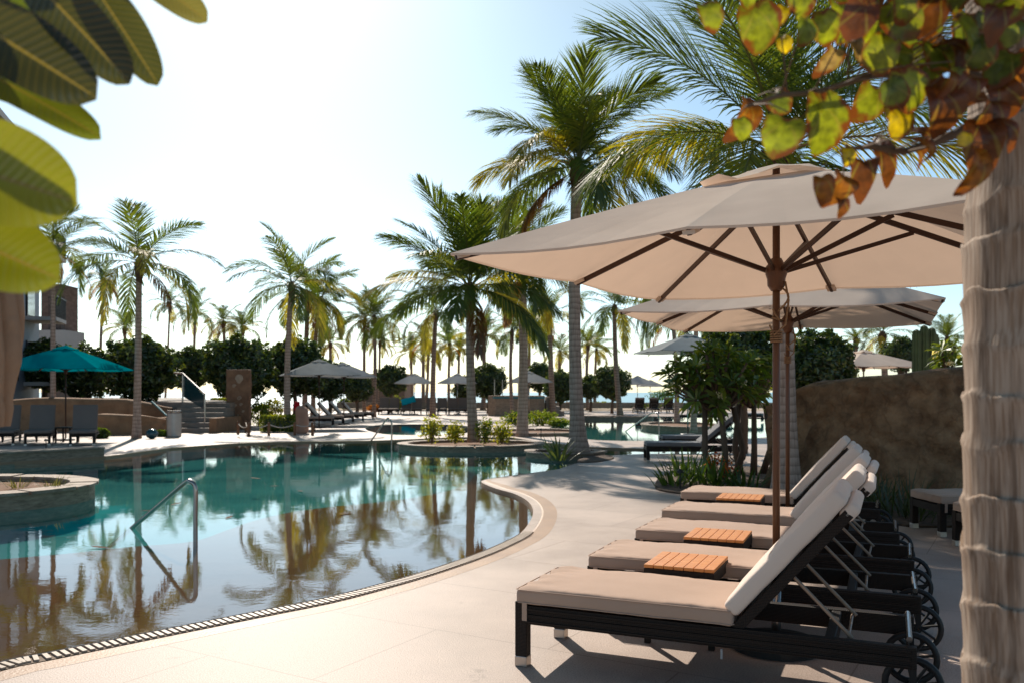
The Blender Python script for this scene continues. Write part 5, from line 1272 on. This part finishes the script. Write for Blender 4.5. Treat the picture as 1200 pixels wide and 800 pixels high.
# low path lights
for px, py, h, lb in [(797, 574, .28, 'black path light at the left tip of the plumeria bed'), (54, 527, .25, 'short black path light on the far left deck'), (634, 514, .3, 'short black path light beside the island')]:
    g = G(px, py); root = empty('path_light', g); tag(root, lb, 'path light', None)
    b = MB(); b.tube([(0, 0, 0), (0, 0, h)], .012, 8); b.build('stem', 'blackmetal', root); b = MB(); b.lathe([(.05, h - .01), (.045, h + .03), (.01, h + .05)], n=14); b.build('lamp_head', 'blackmetal', root)
# raised stone spa with steps near the sea
d = 54; x0 = D(572, 0, d).x; x1 = D(655, 0, d).x
root = empty('raised_spa', ((x0 + x1) / 2, d, 0)); tag(root, 'raised dark stone spa platform behind the bushes', 'spa'); w = x1 - x0
b = MB(); b.prism([(-w / 2, 0), (-w / 2 + .5, -.5), (w / 2 - 1.4, -.5), (w / 2 - .9, 0), (w / 2 - .9, 3), (-w / 2, 3)], 0, 1.28); b.build('wall', 'stonewall', root)
b = MB(); b.prism([(-w / 2 + .4, -.56), (w / 2 - 1.4, -.56), (w / 2 - .9, -.4), (-w / 2 + .3, -.4)], 1.10, 1.2); b.build('teal_band', 'tealpaint', root)
for k in range(4): b = MB(); b.box((w / 2 - .65 + .28 * k, 1.2, .15 * (4 - k) / 1 / 1), (.3, 2.4, .30 * (4 - k))); b.build('step', 'step', root)
for k in range(5): b = MB(); b.tube([(-w / 2 + .4 + k * .5, .4, 1.28), (-w / 2 + .4 + k * .5, .4, 2.3)], .03, 6); b.build('post', 'steel', root)
# walkway edges between pools
b = MB(); 
# ------------------------------------------------------------------ buildings
def building(name, x0, x1, d, z1, depth, m, label, win, roof='wallcream', balc=()):
    root = empty(name, ((x0 + x1) / 2, d + depth / 2, 0)); tag(root, label, 'building'); w = x1 - x0
    b = MB(); b.box((0, 0, z1 / 2), (w, depth, z1)); b.build('wall', m, root)
    b = MB(); b.box((0, 0, z1 + .15), (w + .5, depth + .5, .3)); b.build('roof', roof, root)
    for (wx, wz, ww, wh) in win:
        f = MB(); f.box((wx, -depth / 2 - .02, wz), (ww + .16, .10, wh + .16)); fo = f.build('window', 'railblack', root)
        p = MB(); p.box((wx, -depth / 2 - .075, wz), (ww, .02, wh)); p.build('pane', 'glass', fo)
    for (bx, bz, bw) in balc:
        s = MB(); s.box((bx, -depth / 2 - .7, bz), (bw, 1.4, .18)); bo = s.build('balcony', roof, root)
        rl = MB()
        for k in range(int(bw / .18) + 1): rl.box((bx - bw / 2 + k * .18, -depth / 2 - 1.38, bz + .6), (.03, .03, 1.0))
        rl.box((bx, -depth / 2 - 1.38, bz + 1.1), (bw, .06, .06)); rl.build('railing', 'railblack', bo)
    return root
A = Vector((D(-60, 0, 30).x, 30)); B = Vector((D(46, 0, 44).x, 44)); w = (B - A).length; th = math.atan2(B.y - A.y, B.x - A.x)
win = [(w / 2 - 2.2 - 3.4 * i, 3.0 + 3.1 * j, 1.5, 1.8) for i in range(4) for j in range(4)]
hb_ = building('hotel_building', -w / 2, w / 2, 0, 13.0, 12, 'wallgrey', 'tall hotel block with balconies behind the large leaves', win, balc=[(w / 2 - 2.2, 1.9 + 3.1 * j, 2.6) for j in range(4)])
mid = (A + B) / 2 + Vector((-math.sin(th), math.cos(th))) * 6; hb_.location = (mid.x, mid.y, 0); hb_.rotation_euler = (0, 0, th)
root = empty('hotel_stair_tower', (D(56, 0, 56).x, 57.5, 0)); tag(root, 'stone-clad stair tower with balcony beside the hotel block', 'building')
h = D(0, 332, 56).z
b = MB(); b.box((0, 0, h / 2 + 1), (1.3, 2.2, h - 2)); b.build('tower', 'brick', root)
b = MB(); b.box((.2, -.6, 4.9), (2.2, 2.6, 1.2)); b.build('balcony_base', 'wallcream', root); b = MB(); b.box((-.1, 0, 2.1), (1.2, 2.0, 4.2)); b.build('lower_wall', 'wallbrown', root)
b = MB()
for k in range(11): b.box((.35 + .1 * k - .5 + .4, -1.85, 6.0 + .6), (.02, .02, 2.2))
for k in range(6): b.box((.75, -1.85, 5.6 + .5 * k), (1.0, .02, .02))
b.build('wire_screen', 'railblack', root)
building('beach_building', D(408, 0, 84).x, D(474, 0, 84).x, 84, D(0, 441, 84).z, 8, 'wallbrown', 'low flat-roofed brown building beyond the palms', [(-1.2, 2.0, 1.0, 1.1), (1.5, 2.0, .9, 1.1)], roof='wallbrown')
b = MB(); q = D(412, 437, 85); b.box((0, 0, 0), (.9, .9, 1.0)); 
# low seaside wall
b = MB(); xq0 = D(395, 0, 75).x; xq1 = D(1200, 0, 75).x
b.box(((xq0 + xq1) / 2, 75, .35), (xq1 - xq0, .4, .5)); o = b.build('seaside_wall', 'stonewall', None); tag(o, 'long low brown stone wall along the beach', 'wall')

# ------------------------------------------------------------------ foreground: ringed palm trunk at right
root = empty('ringed_palm', (1.222, 1.95, 0)); tag(root, 'thick ringed pale palm trunk filling the right edge', 'palm tree')
rr = random.Random(12); zs = []; z = 0; rings = [0]
while z < 6.3: z += rr.uniform(.085, .15); rings.append(z)
n = 96; vs = []; fs = []; rows = 0
for i in range(len(rings) - 1):
    z0, z1 = rings[i], rings[i + 1]; ph = rr.uniform(0, 6.28); tilt = rr.uniform(-.03, .03)
    for s, dr in ((0, .0), (.10, -.001), (.45, .000), (.8, .002), (.93, .0055), (.99, .004)):
        for k in range(n):
            a = 2 * PI * k / n; v = Vector((math.cos(a), math.sin(a), z0 + s * (z1 - z0)))
            zz = z0 + s * (z1 - z0) + tilt * math.cos(a + ph) + .024 * noise.noise(Vector((v.x * 2.2, v.y * 2.2, i * 3.1))) + .005 * noise.noise(Vector((v.x * 9, v.y * 9, i * 1.1)))
            r = .175 - .012 * z0 / 4 + dr * (1 + .8 * noise.noise(Vector((v.x * 3, v.y * 3, i)))) + .012 * noise.noise(v * 1.7) + .0022 * noise.noise(Vector((v.x * 26, v.y * 26, v.z * 3))) + .009 * noise.noise(Vector((v.x * 1.5, v.y * 1.5, v.z * 2.3))) + .05 * math.exp(-z0 / .3)
            vs.append((r * v.x, r * v.y, zz))
        rows += 1
for j in range(rows - 1):
    for k in range(n): fs.append((j * n + k, j * n + (k + 1) % n, (j + 1) * n + (k + 1) % n, (j + 1) * n + k))
b = MB(); b.add(vs, fs); b.build('trunk', 'trunkbig', root, smooth=True)
cm = crown(16, 2.3, 40, 909, .2, 0); c = cm.build('crown', 'frond', root, loc=(0, 0, 6.3))

# ------------------------------------------------------------------ foreground leaves, left (frangipani branch)
def bigleaf(mb, base, tip, width, nrm, col, curl=.12, fold=.12):
    base = Vector(base); tip = Vector(tip); ax = tip - base; L = ax.length; ax.normalize()
    nrm = Vector(nrm); nrm = (nrm - ax * nrm.dot(ax)).normalized(); sd = ax.cross(nrm)
    nu, nv = 24, 8; vs = []; uv = []; fs = []
    for i in range(nu + 1):
        s = i / nu; w = width / 2 * (max(0, math.sin(PI * min(1, .02 + .98 * s) ** 1.35)) ** .5)
        if s > .999: w = .001
        for j in range(nv + 1):
            v = (j / nv) * 2 - 1
            p = base + ax * (s * L) + sd * (v * w) + nrm * (fold * abs(v) * w * 1.2 - curl * L * (s - .5) ** 2 + .018 * L * math.sin(s * 9 + v * 2) * abs(v))
            vs.append(p); uv.append((v, s))
    for i in range(nu):
        for j in range(nv): a = i * (nv + 1) + j; fs.append((a, a + 1, a + nv + 2, a + nv + 1))
    mb.add(vs, fs, col, uv)
root = empty('plumeria_branch', (-1.25, 1.05, 0)); tag(root, 'large veined leaves of a plumeria branch at the upper left', 'plant'); O = root.location
GD = (.03, .032, .010); GY = (.145, .155, .006)  # darkest greens put the shade of higher leaves into the leaf colour
lv = [ # base px,py,d  tip px,py,d  width px, colour
 ((-95, -15, 1.10), (113, 113, 1.16), 88, GD, (.1, -1, .3)),
 ((5, -60, 1.12), (153, 97, 1.20), 66, (.035, .038, .010), (.3, -1, .2)),
 ((85, -55, 1.20), (186, 99, 1.26), 52, (.045, .05, .012), (.5, -1, .1)),
 ((-60, 60, 1.25), (117, 158, 1.24), 52, (.10, .125, .008), (.1, -1, .5)),
 ((-150, 160, 1.02), (90, 236, 1.06), 128, GY, (.1, -1, .25)),
 ((-130, 240, 1.10), (69, 326, 1.10), 100, (.125, .14, .006), (.1, -1, .3)),
 ((130, -60, 1.30), (243, 24, 1.34), 44, (.14, .13, .05), (.1, -1, .2)),
 ((-60, -50, 1.3), (60, 40, 1.32), 70, (.07, .10, .015), (.1, -1, .2)),
 ((-110, 30, 1.3), (55, 118, 1.33), 70, (.06, .09, .015), (.1, -1, .4)),
 # leaves above the frame that shade the ones in view
 ((-60, -260, 1.3), (120, -70, 1.5), 110, GD, (.1, .2, 1)),
 ((-120, -160, 1.4), (60, -60, 1.7), 110, GD, (.1, .3, 1)),
 ((-10, -180, 1.3), (200, -90, 1.6), 100, GD, (.1, .3, 1)),
 ((-180, -120, 1.25), (0, -90, 1.75), 120, GD, (0, .2, 1)),
]
for i, (bq, tq, wpx, colr, nn) in enumerate(lv):
    mb = MB(); bigleaf(mb, D(*bq) - O, D(*tq) - O, wpx * tq[2] / F, nn, colr, curl=.10, fold=.15); mb.build('leaf', 'bigleaf', root, smooth=True)
b = MB()
sp0 = D(-160, -40, 1.15) - O
for bq, tq, wpx, colr, nn in lv: b.tube([D(*bq) - O, (D(*bq) - O).lerp(sp0, .5) + V(0, 0, -.01), sp0], [.004, .006, .009], 6)
b.tube([V(-.35, -.1, -.0), V(-.3, -.05, .8), sp0 + V(0, 0, -.25), sp0, sp0 + V(.05, .1, .4)], [.06, .045, .03, .022, .015], 10)
b.build('stem', 'bark', root, smooth=True)

# ------------------------------------------------------------------ foreground leaves, upper right (blotched round leaves)
root = empty('blotched_leaf_branch', (1.3, 1.7, 1.5)); tag(root, 'hanging branch of round green, yellow and brown leaves at upper right', 'plant'); O = root.location
fo = MB(); rr = random.Random(21)
CG = (.21, .25, .018); CG2 = (.12, .16, .02); CY = (.55, .42, .01); CB = (.12, .04, .015); CO = (.26, .095, .012); CD = (.26, .18, .13)
def round_leaf(c, h, ang, nrm, col, asp=.82, cup=.15):
    nrm = Vector(nrm).normalized(); up = Vector((math.sin(ang), 0, math.cos(ang))); up = (up - nrm * up.dot(nrm)).normalized(); sd = up.cross(nrm)
    nr_, na = 5, 22; vs = [c + nrm * 0]; uv = [(0, 0)]; fs = []
    ph = rr.uniform(0, 6)
    for j in range(1, nr_ + 1):
        t = j / nr_
        for k in range(na):
            a = 2 * PI * k / na; r = t * h / 2 * (1 + .04 * math.sin(3 * a + ph) + .03 * math.sin(7 * a + ph))
            notch = 1 - .22 * math.exp(-((a - PI / 2) / .22) ** 2)
            x = math.cos(a) * asp * r; y = math.sin(a) * r * notch
            vs.append(c + sd * x + up * y + nrm * (cup * h * t * t * math.cos(2 * a) * .5 - cup * h * .4 * t * t + .02 * h * math.sin(5 * a + ph) * t + .12 * h * abs(math.cos(a)) * t * .4)); uv.append((t * math.cos(a), t * math.sin(a)))
    for k in range(na): fs.append((0, 1 + k, 1 + (k + 1) % na))
    for j in range(nr_ - 1):
        for k in range(na): a = 1 + j * na; fs.append((a + k, a + na + k, a + na + (k + 1) % na, a + (k + 1) % na))
    fo.add(vs, fs, col, uv)
    return c + up * h * .42
tips = []
LL = [(832, 15, 40, CG), (889, 26, 62, CG), (914, 17, 26, CY), (919, 50, 22, CY), (945, 36, 34, CG2), (967, 30, 42, CG), (990, 16, 60, CG), (1030, 30, 46, CG), (1048, 64, 46, CG2), (1078, 25, 66, CG2), (1095, 8, 60, CB), (1033, 62, 50, CG), (978, 62, 44, CD), (1003, 50, 34, CD),
      (968, 142, 74, CG), (918, 153, 62, CG), (877, 137, 52, CO), (869, 148, 30, CG), (912, 117, 36, CG2), (1021, 117, 50, CG), (1048, 108, 40, CG2), (1064, 102, 56, CG), (1056, 140, 42, CY), (1050, 128, 30, CY), (1108, 122, 66, CB), (1100, 60, 50, CG2), (1085, 160, 36, CB), (1090, 176, 30, CO), (1152, 158, 72, CB), (1148, 195, 58, CO), (1131, 163, 22, CY), (1165, 125, 60, CB),
      (1013, 193, 50, CB), (1037, 183, 56, CB), (990, 214, 42, CO), (988, 240, 26, CB), (965, 214, 38, CO), (994, 183, 24, CY), (1076, 180, 26, CO), (1178, 112, 56, CB), (1194, 73, 40, CO), (1187, 33, 40, CG2), (1170, 15, 50, CB), (1135, 30, 55, CG2), (1120, 55, 48, CB), (1150, 60, 44, CG2), (1115, 90, 40, CO), (1060, 6, 44, CG), (1015, 0, 50, CG2), (940, -4, 44, CG), (870, -8, 40, CG), (1090, 90, 40, CG2), (1140, 95, 40, CB), (1180, 150, 44, CB)]
for px, py, h, c in LL:
    d = rr.uniform(1.42, 1.72) if px < 1090 else rr.uniform(1.38, 1.6); hh = h * d / F * (1.05 if c not in (CB, CO) else 1.15); asp = .8 if c not in (CB, CD, CO) else rr.uniform(.36, .66)
    nn = (rr.uniform(-.5, .5), -1, rr.uniform(-.3, .5)); k = rr.uniform(.8, 1.2)
    tips.append(round_leaf(D(px, py, d) - O, hh, rr.uniform(-.5, .5), nn, (c[0] * k, c[1] * k, c[2] * k), asp, rr.uniform(.1, .35) if c not in (CD, CO, CB) else rr.uniform(.4, .8)))
for _ in range(75):
    px = rr.uniform(985, 1290); py = rr.uniform(-230, 85) if rr.random() < .75 else rr.uniform(-230, 20)
    if px < 1060: py = min(py, 20)
    d = rr.uniform(1.38, 1.62); c = rr.choice((CG, CG2, CG2, CB, CO, CG, CG, CG2)); k = rr.uniform(.7, 1.2)
    tips.append(round_leaf(D(px, py, d) - O, rr.uniform(42, 64) * d / F, rr.uniform(-.7, .7), (rr.uniform(-.7, .7), -1, rr.uniform(-.4, .8)), (c[0] * k, c[1] * k, c[2] * k), rr.uniform(.6, .9), rr.uniform(.05, .3)))
fo.build('foliage', 'grape', root, smooth=True)
tw = MB()
def ptz(px, py, d=1.6): return D(px, py, d) - O
mains = [[(1420, 20), (1290, 90), (1190, 112), (1150, 92), (1115, 80), (1060, 82), (1010, 92), (960, 108), (915, 112), (875, 125)], [(1420, -150), (1250, -60), (1120, -20), (1010, -40), (920, -30), (850, -30)], [(1190, 112), (1120, 158), (1060, 178), (1020, 172), (985, 176)], [(1290, -90), (1180, 20), (1130, 60), (1090, 70), (1040, 90)]]
mp = []
for ml in mains:
    P = [ptz(x, y, 1.6 + .0003 * (x - 900)) for x, y in ml]; tw.tube(P, [.010 * (1 - .8 * i / (len(P) - 1)) + .0015 for i in range(len(P))], 6)
    for i in range(len(P) - 1):
        for k in range(6): mp.append(P[i].lerp(P[i + 1], k / 6))
for t in tips:
    q = min(mp, key=lambda m: (m - t).length)
    tw.tube([t, t.lerp(q, .5) + V(0, 0, .008), q], [.0012, .0014, .002], 4)
tw.tube([ptz(1420, -150), V(.9, .6, .9), V(1.0, .9, -.4), V(1.0, 1.0, -1.5)], [.02, .05, .07, .09], 10)
tw.build('twigs', 'bark', root, smooth=True)

# ------------------------------------------------------------------ camera, light, world
cam = bpy.data.cameras.new('camera'); co = bpy.data.objects.new('camera', cam); COL.objects.link(co); S.camera = co
cam.sensor_width = 36; cam.lens = 36 * F / 1200; cam.shift_y = (HY - 400) / 1200; cam.clip_end = 20000; cam.clip_start = .05
co.location = (0, 0, H); co.rotation_euler = (PI / 2, 0, 0)
cam.dof.use_dof = True; cam.dof.focus_distance = 5.2; cam.dof.aperture_fstop = 3.8
SUN_EL = 37.0; SUN_AZ = -16.5      # degrees left of +Y
az = R(SUN_AZ); el = R(SUN_EL)
sd = Vector((math.sin(az) * math.cos(el), math.cos(az) * math.cos(el), math.sin(el)))
sl = bpy.data.lights.new('sun', 'SUN'); sl.energy = 4.6; sl.angle = R(.55); sl.color = (1, .90, .78)
so = bpy.data.objects.new('sun', sl); COL.objects.link(so); so.rotation_euler = (-sd).to_track_quat('-Z', 'Y').to_euler()
wd = bpy.data.worlds.new('World'); S.world = wd; wd.use_nodes = True; nt = wd.node_tree
bg = nt.nodes['Background']; sky = nt.nodes.new('ShaderNodeTexSky'); sky.sky_type = 'NISHITA'; sky.sun_disc = False
sky.sun_elevation = el; sky.sun_rotation = az; sky.air_density = 1.0; sky.dust_density = .9; sky.ozone_density = 3.0; sky.altitude = 0
tn = nt.nodes.new('ShaderNodeVectorMath'); tn.operation = 'MULTIPLY'; tcw = nt.nodes.new('ShaderNodeTexCoord'); spw = nt.nodes.new('ShaderNodeSeparateXYZ'); nt.links.new(tcw.outputs['Generated'], spw.inputs[0])
mrw = nt.nodes.new('ShaderNodeMapRange'); mrw.inputs['From Max'].default_value = .50; nt.links.new(spw.outputs[2], mrw.inputs['Value'])
mxw = nt.nodes.new('ShaderNodeMix'); mxw.data_type = 'RGBA'; mxw.inputs[6].default_value = (1.48, 1.66, 1.74, 1); mxw.inputs[7].default_value = (.91, 1.06, .94, 1)
nt.links.new(mrw.outputs[0], mxw.inputs[0]); nt.links.new(mxw.outputs[2], tn.inputs[1])
nt.links.new(sky.outputs[0], tn.inputs[0]); nt.links.new(tn.outputs[0], bg.inputs['Color']); bg.inputs['Strength'].default_value = .082
S.view_settings.view_transform = 'Standard'; S.view_settings.look = 'None'; S.view_settings.gamma = 1; S.view_settings.exposure = .35
S.render.engine = 'CYCLES'; S.cycles.use_denoising = True
try: S.cycles.denoiser = 'OPENIMAGEDENOISE'
except Exception: pass
S.cycles.max_bounces = 8; S.cycles.transparent_max_bounces = 12; S.cycles.caustics_reflective = False; S.cycles.caustics_refractive = False
S.cycles.sample_clamp_indirect = 8
